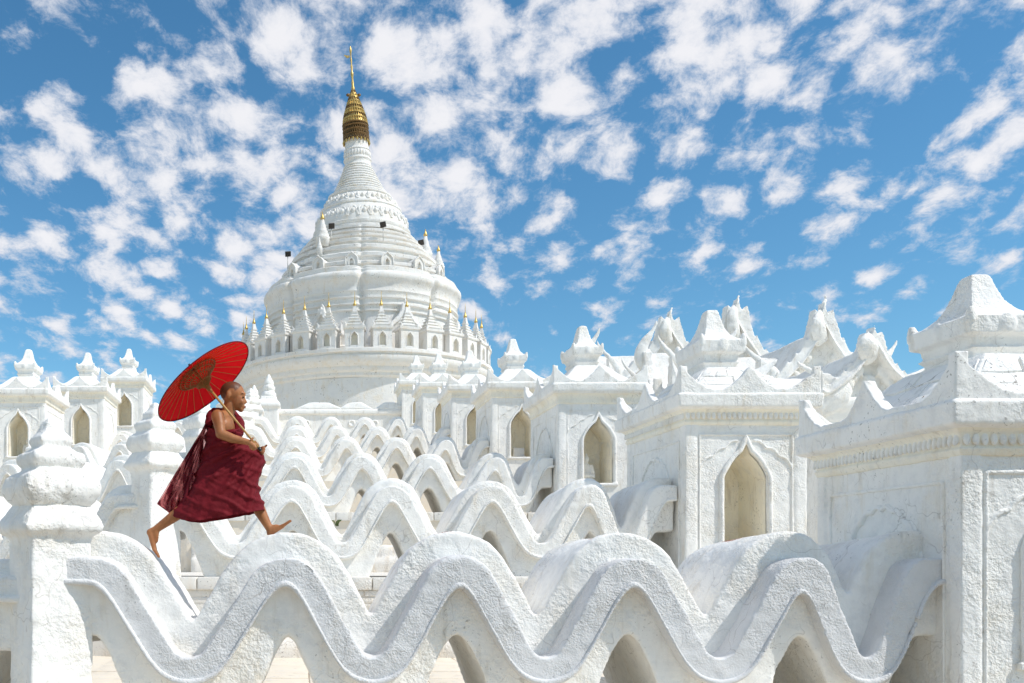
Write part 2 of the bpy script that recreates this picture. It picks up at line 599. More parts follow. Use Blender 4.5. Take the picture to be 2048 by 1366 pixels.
def wave_meshes(W, cr, H, outer, voxel, seed, fine=True, depth=1.45, off=(0, 0, 0), step=0.27):
    xs = np.linspace(0, W, int(W / 0.02) + 1)
    top, out, bot, op = wave_curves(xs, cr, H, outer)
    a = MB()
    L = np.maximum(op, -0.06)
    a.cols(xs, L, out, step, depth, shear=0.07)
    a.cols(xs, L, np.maximum(bot + 0.05, L + 0.01), 0.11, step + 0.1)
    d = [(0.022, 0.8), (0.010, 2.3), (0.006, 7.0), (0.0035, 19.0)] if fine else [(0.026, 0.8), (0.012, 1.9), (0.007, 6.0)]
    body = remesh(a, voxel, 2, d, off, seed, 'wave_body')
    b = MB()
    b.cols(xs, bot, top, 0.0, step + 0.12)
    band = remesh(b, voxel * 0.9, 2, d, off, seed + 3, 'wave_band')
    l = MB()
    l.cols(xs, bot - 0.012, bot + 0.036, -0.034, 0.16)
    lip = remesh(l, min(voxel, 0.02) if fine else voxel * 0.6, 1, [(0.004, 6.0)], off, seed + 5, 'wave_lip')
    return body, band, lip


W_MAIN = PX - LX + 0.06
rows = ['nearest', 'second', 'third', 'fourth', 'fifth', 'sixth']
CR = [x - LX for x in (-1.59, -0.095, 1.21, 2.53, 3.85, 4.76)]
near = wave_meshes(W_MAIN, CR, 1.455, 0.19, 0.021, 1, True, off=(LX, TY[0], 0))
mid = wave_meshes(W_MAIN, CR, 1.41, 0.10, 0.028, 2, True, off=(LX, TY[1], 0), step=0.2)
mid2 = wave_meshes(W_MAIN, CR, 1.31, 0.10, 0.036, 4, False, off=(3.3, 2.1, 0), step=0.2)
lab = ['white plastered wave wall nearest the camera that the boy is striding along',
       'second wave wall up, behind the boy\'s forward foot, with pointed tunnel openings',
       'third wave wall up, just above the second row of white waves',
       'fourth wave wall up, a band of small white waves below the stupa',
       'fifth wave wall up, small white waves near the stupa platform',
       'sixth and smallest wave wall, right below the mounded platform parapet']
for k in range(6):
    ms = near if k == 0 else (mid if k == 1 else mid2)
    mt = P_near if k == 0 else (P_mid if k < 3 else P_far)
    t = thing('wave_wall', lab[k], 'wall', (LX, TY[k], TZ[k]), 0, 'wave walls between the posts and the shrines')
    for nm, me in zip(('wall_body', 'raised_band', 'lip_molding'), ms):
        o = obj(nm, me, mt, t)
        o.material_slots[0].link = 'OBJECT'
        o.material_slots[0].material = P_rough if (k == 0 and nm != 'wall_body') else mt

WL = LAM * 4 + 0.72
left1 = wave_meshes(WL, [0.36 + LAM * i for i in range(5)], 1.32, 0.12, 0.034, 11, False, step=0.22)
lab = ['wave wall running left out of frame from the nearest bulbous post',
       'white wave wall curving away left of the second bulbous post',
       'third wave wall on the left, behind the nearest post',
       'fourth wave wall on the left, ending at the leftmost of the three shrines',
       'fifth wave wall on the left, ending at the middle one of the three shrines',
       'sixth wave wall on the left, ending at the highest of the three shrines']
for k in range(6):
    px, py = LX - 0.3, TY[k] + 0.05
    ox, oy = px - WL * math.cos(TURN), py + WL * math.sin(TURN)
    t = thing('wave_wall', lab[k], 'wall', (ox, oy, TZ[k]), -TURN, 'wave walls left of the posts')
    mt = P_mid if k < 3 else P_far
    for nm, me in zip(('wall_body', 'raised_band', 'lip_molding'), left1):
        o = obj(nm, me, mt, t)
        o.material_slots[0].link = 'OBJECT'
        o.material_slots[0].material = mt

# ------------------------------------------------------------------ corner posts with bulbous capitals
def sqring(h, z, n=4, round_=0.05):
    """rounded square ring"""
    pts = []
    for q in range(4):
        cx, cy = [(1, 1), (-1, 1), (-1, -1), (1, -1)][q]
        r = h * round_
        for i in range(n):
            a = math.pi / 2 * (q + i / (n - 1))
            pts.append((cx * (h - r) + r * math.cos(a), cy * (h - r) + r * math.sin(a), z))
    return pts


def post_meshes(voxel, seed, fine):
    s = MB()
    s.loft([sqring(h, z) for h, z in [(0.25, -0.1), (0.245, 0.7), (0.238, 1.36), (0.25, 1.42), (0.305, 1.46), (0.315, 1.50), (0.30, 1.54), (0.25, 1.62), (0.225, 1.67), (0.2, 1.70)]])
    c = MB()
    c.loft([sqring(h, z, round_=0.07) for h, z in [(0.20, 1.60), (0.22, 1.655), (0.255, 1.69), (0.285, 1.75), (0.29, 1.80), (0.272, 1.87), (0.22, 1.915),
                                                  (0.165, 1.93), (0.175, 1.95), (0.20, 1.98), (0.21, 2.02), (0.195, 2.06), (0.14, 2.09), (0.105, 2.105), (0.12, 2.125),
                                                  (0.132, 2.155), (0.125, 2.185), (0.09, 2.22), (0.07, 2.26), (0.058, 2.30), (0.03, 2.335), (0.012, 2.345)]])
    d = [(0.010, 3.0), (0.006, 9.0), (0.004, 22.0)]
    return remesh(s, voxel, 3, d, seed=seed), remesh(c, voxel, 1, d, (seed, 0, 0), seed=seed + 1)


pm1 = post_meshes(0.014, 3, True)
pm2 = post_meshes(0.022, 5, False)
lab = ['bulbous white post at lower left, nearest the camera',
       'second bulbous white post, just left of the boy\'s trailing robe',
       'third bulbous white post, mostly hidden behind the boy\'s robe',
       'fourth bulbous white post, hidden behind the boy and umbrella',
       'fifth bulbous white post, seen beside the boy\'s face',
       'small bulbous white post just right of the boy\'s head']
for k in range(6):
    t = thing('corner_post', lab[k], 'post', (-1.93, TY[k] + 0.16, TZ[k]), R(36 if k == 0 else 43), 'bulbous posts in a receding row')
    ms = pm1 if k == 0 else pm2
    mt = P_near if k == 0 else P_mid
    for nm, me in zip(('shaft', 'capital'), ms):
        o = obj(nm, me, mt, t)
        o.material_slots[0].link = 'OBJECT'
        o.material_slots[0].material = mt

# ------------------------------------------------------------------ shrines (pavilions) flanking the stair
HX, HY = 0.77, 1.08


def arch_top(x, w, spring, h, cusp=0.0):
    """pointed arch height at |x|<=w"""
    t = min(abs(x) / w, 1.0)
    return spring + h * (1 - t ** 1.7) ** 0.85 + cusp * max(0.0, 1 - t / 0.28) ** 1.6


def shrine(loc, label, voxel, meshes=None, detail=1, mat=P_mid, mroof=None, group=None, rz=0.0, mirror=False):
    t = thing('shrine_pavilion', label, 'shrine', loc, rz, group)
    mroof = mroof or mat
    if meshes is None:
        meshes = []
        d = [(0.006, 2.5), (0.0035, 8.0), (0.0025, 21.0)] if detail else [(0.008, 2.2), (0.005, 7.0)]
        off = loc
        sd_ = int(loc[1] * 10)
        def rm(name, mb, vx=1.0, sm=1, mt=None):
            meshes.append((name, remesh(mb, voxel * vx, sm, d, off, sd_, name), mt or 0))
        # body with deep pointed niche
        b = MB()
        xs = np.linspace(-HX, HX, 121)
        nw, sill, spring = 0.27, 0.46, 1.30
        L = np.array([arch_top(x, nw, spring, 0.33, 0.16) + 0.01 if abs(x) < nw + 0.012 else sill - 0.1 for x in xs])
        b.cols(xs, L, np.full_like(xs, 2.06), -HY, -HY + 0.88)
        b.box(-HX, HX, -HY, -HY + 0.9, -0.15, sill - 0.012)
        b.box(-HX, HX, -HY + 0.82, HY, -0.15, 2.06)
        # corner pilasters, slightly proud
        for sx in (-1, 1):
            x0, x1 = sorted((sx * (HX + 0.018), sx * (HX - 0.13)))
            b.box(x0, x1, -HY - 0.018, -HY + 0.13, -0.15, 2.0)
            b.box(x0, x1, HY - 0.13, HY + 0.018, -0.15, 2.0)
        rm('body', b)
        # yellowed niche lining, warm bounce light painted into its cream: back, sides, soffit and sill
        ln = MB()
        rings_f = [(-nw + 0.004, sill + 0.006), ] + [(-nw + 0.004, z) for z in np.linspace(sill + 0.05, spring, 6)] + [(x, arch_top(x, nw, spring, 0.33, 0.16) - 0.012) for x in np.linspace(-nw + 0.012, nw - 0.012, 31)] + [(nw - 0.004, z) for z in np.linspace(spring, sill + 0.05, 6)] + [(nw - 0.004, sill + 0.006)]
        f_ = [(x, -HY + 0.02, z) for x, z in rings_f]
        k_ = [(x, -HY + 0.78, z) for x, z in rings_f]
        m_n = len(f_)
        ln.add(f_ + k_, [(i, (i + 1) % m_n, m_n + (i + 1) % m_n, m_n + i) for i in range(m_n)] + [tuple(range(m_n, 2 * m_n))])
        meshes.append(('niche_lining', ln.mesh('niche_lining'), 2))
        # niche surround
        a = MB()
        path = []
        for i in range(9):
            path.append((-nw - 0.045, -HY - 0.012, sill + (spring - sill) * i / 8))
        for i in range(1, 40):
            x = -(nw + 0.045) + 2 * (nw + 0.045) * i / 40
            path.append((x, -HY - 0.012, arch_top(x, nw + 0.045, spring, 0.375, 0.16)))
        for i in range(9):
            path.append((nw + 0.045, -HY - 0.012, spring + (sill - spring) * i / 8))
        a.tube(path, 0.034, 8, flat=0.9)
        a.box(-nw - 0.1, nw + 0.1, -HY - 0.05, -HY + 0.3, sill - 0.06, sill)
        rm('niche_surround', a, 0.6, 1)
        # raised panel lines with cusped arch
        p = MB()
        def line(pts, r=0.016):
            p.tube(pts, r, 6)
        y = -HY - 0.004
        for sx in (-1, 1):
            line([(sx * 0.60, y, z) for z in np.linspace(0.1, 1.86, 12)])
            pts = []
            for i in range(26):
                u = i / 25
                x = 0.60 - 0.50 * u
                z = 1.42 + 0.36 * u ** 0.75 + 0.035 * abs(math.sin(u * math.pi * 3))
                pts.append((sx * x, y, z))
            line(pts)
        line([(x, y, 1.86) for x in np.linspace(-0.60, 0.60, 12)])
        for sx in (-1, 1):
            xx = sx * (HX + 0.004)
            for yy in (-HY + 0.22, HY - 0.22):
                p.tube([(xx, yy, z) for z in np.linspace(0.1, 1.80, 12)], 0.016, 6, up=(1, 0, 0))
            p.tube([(xx, yy, 1.80) for yy in np.linspace(-HY + 0.22, HY - 0.22, 12)], 0.016, 6, up=(1, 0, 0))
            pts = []
            for i in range(61):
                u = -1 + 2 * i / 60
                pts.append((xx, u * 0.62, 1.10 + 0.55 * (1 - abs(u) ** 2.2) ** 0.8 + 0.03 * abs(math.sin(u * math.pi * 4)) - 0.02))
            p.tube(pts, 0.026, 6, up=(1, 0, 0))
        rm('panel_relief', p, 0.5, 1)
        # frieze, cornice
        c = MB()
        c.rect([(1.98, HX + 0.02, HY + 0.02), (2.03, HX + 0.045, HY + 0.045), (2.04, HX + 0.02, HY + 0.02), (2.15, HX + 0.05, HY + 0.05), (2.19, HX + 0.10, HY + 0.10), (2.22, HX + 0.10, HY + 0.10)])
        rm('frieze', c, 0.8, 1, 2)
        c = MB()
        c.rect([(2.18, HX + 0.10, HY + 0.10), (2.205, HX + 0.155, HY + 0.155), (2.36, HX + 0.165, HY + 0.165), (2.385, HX + 0.13, HY + 0.13)])
        rm('cornice', c, 0.9, 1)
        # parapet with corner horns and mid triangles
        c = MB()
        def ptop(s, hl, nmid):
            e = hl - abs(s)
            horn = 0.31 * max(0.0, 1 - e / 0.44) ** 1.6
            midp = 0.0
            for q in nmid:
                dd = abs(s - q)
                midp = max(midp, 0.30 * max(0.0, 1 - dd / 0.36) ** 1.5)
            return 2.42 + max(horn, midp) + 0.010 * abs(math.sin(s * 28))
        xs = np.linspace(-HX - 0.13, HX + 0.13, 91)
        U = np.array([ptop(x, HX + 0.13, [0.0]) for x in xs])
        for yy in (-HY - 0.135, HY + 0.035):
            c.cols(xs, np.full_like(xs, 2.33), U, yy, yy + 0.10)
        ys = np.linspace(-HY - 0.13, HY + 0.13, 121)
        U = np.array([ptop(x, HY + 0.13, [0.05]) for x in ys])
        for xx in (-HX - 0.135, HX + 0.035):
            st = len(c.v)
            c.cols(ys, np.full_like(ys, 2.33), U, 0, 0.10)
            c.xf(Matrix(((0, 1, 0, xx), (1, 0, 0, 0), (0, 0, 1, 0), (0, 0, 0, 1))), st)
        rm('parapet', c, 0.75, 1)
        # hipped roof
        c = MB()
        c.rect([(2.33, HX + 0.02, HY + 0.02), (2.42, HX - 0.03, HY - 0.03), (2.50, HX - 0.14, HY - 0.14), (2.60, HX - 0.26, HY - 0.26), (2.72, HX - 0.37, HY - 0.38), (2.80, HX - 0.45, HY - 0.46), (2.84, HX - 0.50, HY - 0.52)])
        rm('roof', c, 1.0, 1, 1)
        # flared cap, corner ears and blunt spire
        c = MB()
        kx, ky = 0.22, 0.34
        c.rect([(2.78, kx + 0.01, ky + 0.01), (2.90, kx, ky), (2.95, kx + 0.04, ky + 0.04), (2.96, kx + 0.012, ky + 0.012), (3.05, kx + 0.025, ky + 0.025), (3.08, kx + 0.085, ky + 0.085), (3.24, kx + 0.10, ky + 0.10), (3.27, kx + 0.05, ky + 0.05)])
        c.rect([(3.22, kx + 0.06, ky + 0.06), (3.28, kx + 0.02, ky + 0.0), (3.36, kx - 0.045, ky - 0.09), (3.46, kx - 0.085, ky - 0.16), (3.60, kx - 0.115, ky - 0.215), (3.70, kx - 0.135, ky - 0.245), (3.735, kx - 0.15, ky - 0.26), (3.745, kx - 0.18, ky - 0.29)])
        for sx in (-1, 1):
            for sy in (-1, 1):
                c.tube([(sx * (kx + 0.06), sy * (ky + 0.06), 3.18), (sx * (kx + 0.065), sy * (ky + 0.065), 3.28), (sx * (kx + 0.07), sy * (ky + 0.07), 3.33)], [0.05, 0.04, 0.02], 8)
        for sy in (-1, 1):
            c.ell((0, sy * (ky + 0.09), 3.17), (0.07, 0.03, 0.10))
        for sx in (-1, 1):
            c.ell((sx * (kx + 0.09), 0, 3.17), (0.03, 0.07, 0.10))
        rm('cap_spire', c, 0.8, 1)
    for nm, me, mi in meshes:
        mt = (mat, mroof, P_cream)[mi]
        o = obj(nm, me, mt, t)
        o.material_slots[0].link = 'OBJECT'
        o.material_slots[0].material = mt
    if detail:
        fz = [c for c in bpy.data.objects if c.parent == t and c.name.startswith('frieze')][0]
        # row of petals under the cornice, front and left side
        pb = MB()
        pb.ell((0, 0, 0), (0.028, 0.022, 0.052), 8, 6)
        pme = pb.mesh('petal', True)
        n = int(2 * (HX + 0.05) / 0.066)
        for i in range(n):
            x = -(HX + 0.03) + (i + 0.5) * 2 * (HX + 0.03) / n
            obj('petal', pme, mat, fz, (x, -HY - 0.042, 2.105), (R(-14), 0, 0))
        n = int(2 * (HY + 0.05) / 0.066)
        for i in range(n):
            y = -(HY + 0.03) + (i + 0.5) * 2 * (HY + 0.03) / n
            obj('petal', pme, mat, fz, (-HX - 0.042, y, 2.105), (R(-14), 0, R(-90)))
    return t, meshes


lab = ['largest white shrine, cut off by the right edge of the photo',
       'white shrine with tall empty pointed niche, second from the right edge',
       'white shrine with a small seated figure in its niche, third from right',
       'white shrine with a pale marble block in its niche, fourth from right',
       'fifth white shrine from the right, with narrow view of its niche',
       'sixth white shrine from the right, overlapping the base of the stupa',
       'smallest and farthest white shrine in the right row, against the stupa base']
G = 'shrines in the right row'
PY = [7.0, 12.3, 18.3, 24.5, 30.8, 36.8, 42.8]
PZ = [0.03, 1.0, 2.25, 3.42, 4.50, 5.70, 6.90]
far_meshes = None
for k in range(7):
    dx = [0, 0.1, 0.08, 0.05, 0.02, -0.15, -0.3][k]
    loc = (PX + HX + dx - (0.02 if k == 0 else 0), PY[k] + HY, PZ[k])
    if k == 0:
        p1, _ = shrine((loc[0], PY[0] + HY * 0.89, loc[2]), lab[k], 0.0135, None, 1, P_near, P_roof, G)
        p1.scale = (1, 0.89, 1)
        for ch in bpy.data.objects:
            if ch.parent == p1 and ch.name.startswith('cap_spire'):
                ch.scale.z = 0.84
                ch.location.z = 2.8 * 0.16
    elif k == 1:
        p2, _ = shrine(loc, lab[k], 0.017, None, 1, P_mid, P_roof, G)
    else:
        _, far_meshes = shrine(loc, lab[k], 0.030, far_meshes, 0, P_mid if k < 4 else P_far, None, G)

lab = ['leftmost of the three white shrines at the left edge',
       'middle one of the three white shrines at left, with tall pale niche',
       'highest of the three white shrines at left, nearest the red umbrella']
for (x, y, z), l in zip([(-8.05, 27.6, 3.72), (-7.32, 32.2, 4.62), (-6.98, 38.2, 6.08)], lab):
    shrine((x, y + 0.6, z), l, 0.034, far_meshes, 0, P_far, None, 'shrines in the left row')
    # step block so that the shrine rests on its terrace
for (x, y, z), l in zip([(-8.05, 27.6, 3.72), (-7.32, 32.2, 4.62), (-6.98, 38.2, 6.08)], ('leftmost', 'middle', 'highest')):
    b = MB()
    b.rect([(-1.6, HX + 0.12, HY + 0.12), (-0.05, HX + 0.12, HY + 0.12), (0.0, HX + 0.08, HY + 0.08)])
    tag(obj('shrine_plinth', bevelled(b, 0.03), P_far, None, (x, y + 0.6, z - 0.02)), 'white plinth block under the %s of the three left shrines' % l, 'plinth', 'plinths under the left shrines')

# cracked slabs of old wash on the two nearest roofs
rs = random.Random(21)
def roof_slab(parent, q4, side):
    """slab on the roof slope; u along eave, v up the slope (0..1)"""
    def P(u, v):
        ins = 0.02 + 0.46 * v
        z = 2.40 + 0.43 * v ** 1.15 + 0.006
        if side == 'front':
            return Vector((u * (HX - ins), -(HY - ins), z))
        return Vector((-(HX - ins), u * (HY - ins), z))
    b = MB()
    q = [P(u, v) for u, v in q4]
    n = (q[1] - q[0]).cross(q[-1] - q[0]).normalized()
    if n.z < 0:
        n = -n
    c = sum(q, Vector()) / len(q)
    q = [c + (p - c) * (1 - 0.010 / max((p - c).length, 0.05)) for p in q]
    h = rs.uniform(0.003, 0.016)
    m = len(q)
    b.add([tuple(p - n * 0.03) for p in q] + [tuple(p + n * (h + rs.uniform(0, 0.006))) for p in q], [tuple(range(m))[::-1], tuple(range(m, 2 * m))] + [(i, (i + 1) % m, m + (i + 1) % m, m + i) for i in range(m)])
    obj('roof_slab', bevelled(b, 0.008, 2), P_roof, [c for c in bpy.data.objects if c.parent == parent and c.name.startswith('roof')][0])
for par in (p1, p2):
    for side in ('front', 'left'):
        vb_ = [0.10, 0.36, 0.63, 0.90]
        ncol = 5
        jit = [[(rs.uniform(-0.045, 0.045) if 0 < i < 3 else 0.0) for _ in range(2 * ncol + 1)] for i in range(4)]
        us = np.linspace(-0.95, 0.95, 2 * ncol + 1)
        for row in range(3):
            cuts = [-0.95] + sorted(rs.uniform(-0.80, 0.80) for _ in range(3)) + [0.95]
            cuts = [c for i, c in enumerate(cuts) if i == 0 or c - cuts[i - 1] > 0.18]
            sk = [0.0] + [rs.uniform(-0.14, 0.14) for _ in cuts[1:-1]] + [0.0]
            f0 = lambda u, r: vb_[r] + float(np.interp(u, us, jit[r]))
            for i in range(len(cuts) - 1):
                a0, a1 = cuts[i], cuts[i + 1]
                b0, b1 = a0 + sk[i], a1 + sk[i + 1]
                am, bm_ = (a0 + a1) / 2, (b0 + b1) / 2
                roof_slab(par, [(a0, f0(a0, row)), (am, f0(am, row)), (a1, f0(a1, row)), (b1, f0(b1, row + 1)), (bm_, f0(bm_, row + 1)), (b0, f0(b0, row + 1))], side)

# statues in niches
def statue(loc, label, h=0.55, mat=STONE):
    t = thing('seated_statue', label, 'statue', loc, 0)
    b = MB()
    b.lathe([(0.16, 0), (0.17, 0.03), (0.14, 0.05), (0.15, 0.09), (0.13, 0.11)], 14)
    obj('pedestal', b.mesh('pedestal', True), mat, t, sc=h / 0.55)
    b = MB()
    b.ell((0, -0.03, 0.15), (0.15, 0.10, 0.05))
    b.ell((0, 0.01, 0.26), (0.085, 0.06, 0.13))
    b.cap((-0.09, 0, 0.33), (-0.12, -0.02, 0.20), 0.032, 0.028)
    b.cap((0.09, 0, 0.33), (0.12, -0.02, 0.20), 0.032, 0.028)
    b.cap((-0.12, -0.02, 0.20), (-0.02, -0.10, 0.17), 0.028, 0.022)
    b.cap((0.12, -0.02, 0.20), (0.10, -0.11, 0.13), 0.028, 0.022)
    b.cap((0, 0.01, 0.36), (0, 0, 0.42), 0.032, 0.03)
    b.ell((0, -0.005, 0.45), (0.048, 0.052, 0.062))
    b.ell((0, 0.005, 0.52), (0.022, 0.022, 0.04))
    obj('figure', remesh(b, 0.012, 2), mat, t, sc=h / 0.55)
    return t


statue((PX + HX + 0.08 - 0.10, PY[2] + 0.45, PZ[2] + 0.46), 'small white seated statue in the third shrine\'s niche', 0.62, P_far)
statue((-8.05 + 0.12, 27.6 - 0.48 + 0.55, 3.72 + 0.46), 'small pale statue inside the leftmost shrine\'s niche', 0.6, P_far)
b = MB()
b.box(-0.14, 0.14, -0.08, 0.08, 0, 0.26)
b.box(-0.17, 0.17, -0.11, 0.11, 0, 0.06)
tag(obj('marble_block', bevelled(b, 0.012), STONE, None, (PX + HX + 0.05 - 0.02, PY[3] + 0.32, PZ[3] + 0.462)), 'pale marble block standing in the fourth shrine\'s niche', 'block')

# ------------------------------------------------------------------ flame-gabled halls right of the shrine row
def flame(mb, base, h, lean, w, thick=None, up=(0, 1, 0)):
    """S-curved flame finial rising from base; lean = (dx,dy) of the tip sway"""
    bx, by, bz = base
    pts, rs_ = [], []
    for i in range(13):
        u = i / 12
        s = 0.62 * math.sin(u * math.pi * 1.45) * (1 - 0.15 * u)
        pts.append((bx + lean[0] * s, by + lean[1] * s, bz + h * u))
        rs_.append(w * (0.80 + 0.25 * math.sin(math.pi * min(u * 1.6, 1.0))) * (1 - u) ** 0.80 + 0.008)
    mb.tube(pts, rs_, 8, flat=0.5, up=up)


def gable(mb, w, h, y0, y1, z0, horns=True, crock=True):
    def top(a):
        return z0 + h * (1 - a) ** 1.04 * (1 - 0.20 * math.sin(math.pi * a)) + 0.12 * h * max(0, (a - 0.8) / 0.2) ** 2
    xs = np.linspace(-w, w, 161)
    U = np.array([top(abs(x) / w) for x in xs]) + 0.02
    mb.cols(xs, np.full_like(xs, z0 - 0.06), U, y0 + 0.12, y1)
    # flat raised rake board with a leafy, jagged upper edge that climbs to paired horns at the apex
    def jag(x):
        a = abs(x) / w
        t = (a * 7.0) % 1.0
        leaf = 0.085 * h * (1 - t) ** 1.5 * (0.5 + 0.5 * (1 - a))
        horn = 0.24 * h * max(0.0, 1 - abs(abs(x) - 0.15 * w) / (0.12 * w)) ** 1.2 if horns else 0.0
        eave = 0.30 * h * max(0.0, (a - 0.88) / 0.12) ** 1.4
        return max(leaf, horn) + eave
    J = np.array([top(abs(x) / w) + 0.03 + jag(x) for x in xs])
    Lr = np.array([max(top(abs(x) / w) - 0.20 * h * (1 - 0.5 * abs(x) / w), z0 - 0.05) for x in xs])
    mb.cols(xs, Lr, J, y0 - 0.06, y0 + 0.16)
    # second thinner fillet on the board
    mb.cols(xs, Lr + 0.02, Lr + 0.075, y0 - 0.11, y0)
    for s in (-1, 1):
        # curled crockets under the rake
        for q, a in enumerate(np.linspace(0.22, 0.78, 6) if crock else []):
            mb.ell((s * a * w * 0.86, y0 + 0.07, top(a) - 0.20 * h * (1 - 0.5 * a) - 0.06), (0.07, 0.06, 0.09), 8, 6)
    # tympanum leaf
    mb.ell((0, y0 + 0.07, z0 + h * 0.22), (0.16 * w, 0.06, 0.17 * h), 10, 8)


def flame_hall(loc, label, w, h, depth, seed, rz=0.0, group=None):
    t = thing('flame_gable_hall', label, 'hall', loc, rz, group)
    d = [(0.018, 2.5), (0.009, 8.0)]
    def rm(nm, mb, vx=0.04, sm=1):
        obj(nm, remesh(mb, vx, sm, d, (seed, 0, 0), seed), P_mid, t)
    # body
    b = MB()
    b.rect([(-2.5, w * 0.80, depth), (0, w * 0.80, depth)], 0, depth)
    for sx in (-1, 1):
        b.box(sx * w * 0.72 - 0.09, sx * w * 0.72 + 0.09, -0.05, 0.2, -2.5, 0)
    rm('body', b, 0.06)
    b = MB()
    b.rect([(-0.34, w * 0.84, depth + 0.04), (-0.28, w * 0.90, depth + 0.08), (-0.16, w * 0.90, depth + 0.08), (-0.12, w * 0.97, depth + 0.14), (0.04, w * 1.0, depth + 0.16), (0.06, w * 0.94, depth + 0.1)], 0, depth)
    rm('cornice', b, 0.045)
    b = MB()
    gable(b, w, h, -0.16, 0.10, 0.05)
    rm('front_gable', b, 0.022)
    b = MB()
    gable(b, w * 0.94, h * 0.80, 0.10, 2 * depth, 0.04, False, False)
    rm('roof', b, 0.05)
    # left-facing gable
    b = MB()
    gable(b, depth * 0.62, h * 0.62, -0.10, w, 0.05, True, False)
    b.xf(Matrix.Translation((-w * 1.0, depth, 0)) @ Matrix.Rotation(R(-90), 4, 'Z'))
    rm('side_gable', b, 0.03)
    b = MB()
    flame(b, (0, -0.13, h * 0.66), h * 0.58, (-0.26, -0.25), 0.19)
    rm('apex_finial', b, 0.026)
    b = MB()
    flame(b, (-w * 0.98, depth, h * 0.42), h * 0.64, (-0.36, 0), 0.22)
    rm('side_finial', b, 0.026)
    for sx, sy in ((-1, 0), (1, 0), (-1, 1)):
        b = MB()
        flame(b, (sx * w * 0.99, -0.08 + sy * 2 * depth * 0.97, -0.12), h * 0.80, (sx * -0.55, -0.12), 0.21)
        rm('eave_flame', b, 0.026)
    return t


GH = 'flame-gabled stair halls'
def at(px, py, Y):
    return ((px - 600) / 1900 * Y, Y, 1.25 + (1118 - py) / 1900 * Y)
for (ax, ay, Y, w, h, dp, l, rz) in [
        (1335, 608, 27.0, 1.75, 2.0, 1.3, 'white flame-gabled hall roof farthest left, beside the third shrine\'s spire', 0.0),
        (1467, 582, 22.5, 1.55, 2.0, 1.3, 'white flame-gabled hall roof rising behind the second shrine\'s spire', 0.0),
        (1637, 592, 18.2, 1.22, 1.60, 1.2, 'white flame-gabled hall roof with tall curved finial between second and first shrines', 0.0),
        (1732, 650, 14.6, 0.80, 0.95, 1.5, 'low white hall roof with curved horns just left of the largest shrine', 0.0)]:
    p = at(ax, ay, Y)
    flame_hall((p[0], p[1], p[2] - h * 1.24), l, w, h, dp, int(Y), rz, GH)

# ------------------------------------------------------------------ platform parapet with mounded caps below the stupa
t = thing('platform_parapet', 'white parapet with low mounded caps and small drain holes below the stupa', 'wall', (0, 43.2, TZ[6]))
b = MB()
xs = np.linspace(-1.5, 4.6, 245)
hole = np.full_like(xs, -0.1)
b.cols(xs, hole, np.full_like(xs, 1.05), 0, 0.5)
obj('wall_body', remesh(b, 0.06, 2, [(0.02, 2), (0.01, 6)]), P_far, t)
b = MB()
b.rect([(1.0, 3.05, 0.30), (1.05, 3.12, 0.36), (1.22, 3.12, 0.36), (1.27, 3.06, 0.30)], 1.55, 0.25)
obj('coping', remesh(b, 0.05, 2, [(0.02, 2)]), P_far, t)
for x0, w in ((0.85, 1.15), (2.55, 0.80), (4.1, 0.75)):
    b = MB()
    b.loft([[(x0 + w * sx * k, 0.25 + 0.34 * sy * (0.6 + 0.4 * k), z) for sx, sy in ((-1, -1), (1, -1), (1, 1), (-1, 1))] for k, z in ((1.0, 1.24), (0.86, 1.32), (0.62, 1.45), (0.40, 1.56), (0.25, 1.59))])
    obj('mound_cap', remesh(b, 0.05, 3, [(0.015, 3)]), P_far, t)
for x0 in (0.3, 1.32, 2.35, 3.4):
    b = MB()
    b.tube([(x0, -0.02, 0.42), (x0, -0.02, 0.70)], [0.13, 0.13], 12)
    b = MB()
    b.lathe([(0.15, 0), (0.16, 0.02), (0.10, 0.03), (0.10, -0.20), (0.15, -0.1)], 16)
    obj('drain_ring', b.mesh('drain_ring', True), P_far, t, (x0, -0.01, 0.62), (R(90), 0, 0))

# tall ringed finial posts beside it
for (x, y, z, s, l) in [(-1.42, 43.2, TZ[6] + 0.25, 1.08, 'slim ringed white finial post at the left end of the platform parapet'),
                        (-1.95, 40.4, TZ[5] + 1.0, 0.85, 'white stepped finial beside the boy\'s face, left of the ringed post')]:
    t = thing('finial_post', l, 'post', (x, y, z), 0, 'ringed finials on the platform', sc=s)
    b = MB()
    b.rect([(-1.4, 0.42, 0.42), (0.9, 0.42, 0.42), (1.0, 0.50, 0.50), (1.1, 0.50, 0.50), (1.35, 0.34, 0.34), (1.45, 0.34, 0.34)])
    obj('pedestal', remesh(b, 0.04, 2, [(0.015, 3)]), P_far, t)
    b = MB()
    b.lathe([(0.28, 1.40), (0.33, 1.50), (0.30, 1.62), (0.22, 1.68), (0.27, 1.76), (0.27, 1.86), (0.18, 1.94), (0.21, 2.0), (0.19, 2.1), (0.12, 2.2), (0.07, 2.34), (0.02, 2.42)], 24)
    obj('ringed_finial', remesh(b, 0.03, 1, [(0.01, 5)]), P_far, t)

# ------------------------------------------------------------------ the stupa
SD, SXC = 58.0, (724 - 600) / 1900 * 58.0
K = SD / 1900


def zz(y):
    return 1.25 + (1118 - y) * K


st = thing('stupa', 'tall white bell-shaped stupa with ringed spire and gilded crown', 'stupa', (SXC, SD, 0))


def lean(z):
    u = max(0.0, (z - zz(470)) / (zz(92) - zz(470)))
    return -0.72 * u ** 1.05


def spart(name, mb, mat=None, disp=None, smooth=True, parent=None):
    me = mb.mesh(name, False)
    if disp:
        displace(me, disp, seed=3)
    if smooth:
        me.shade_smooth()
        try:
            me.set_sharp_from_angle(angle=R(38))
        except Exception:
            pass
    return obj(name, me, mat or P_stupa, parent or st)


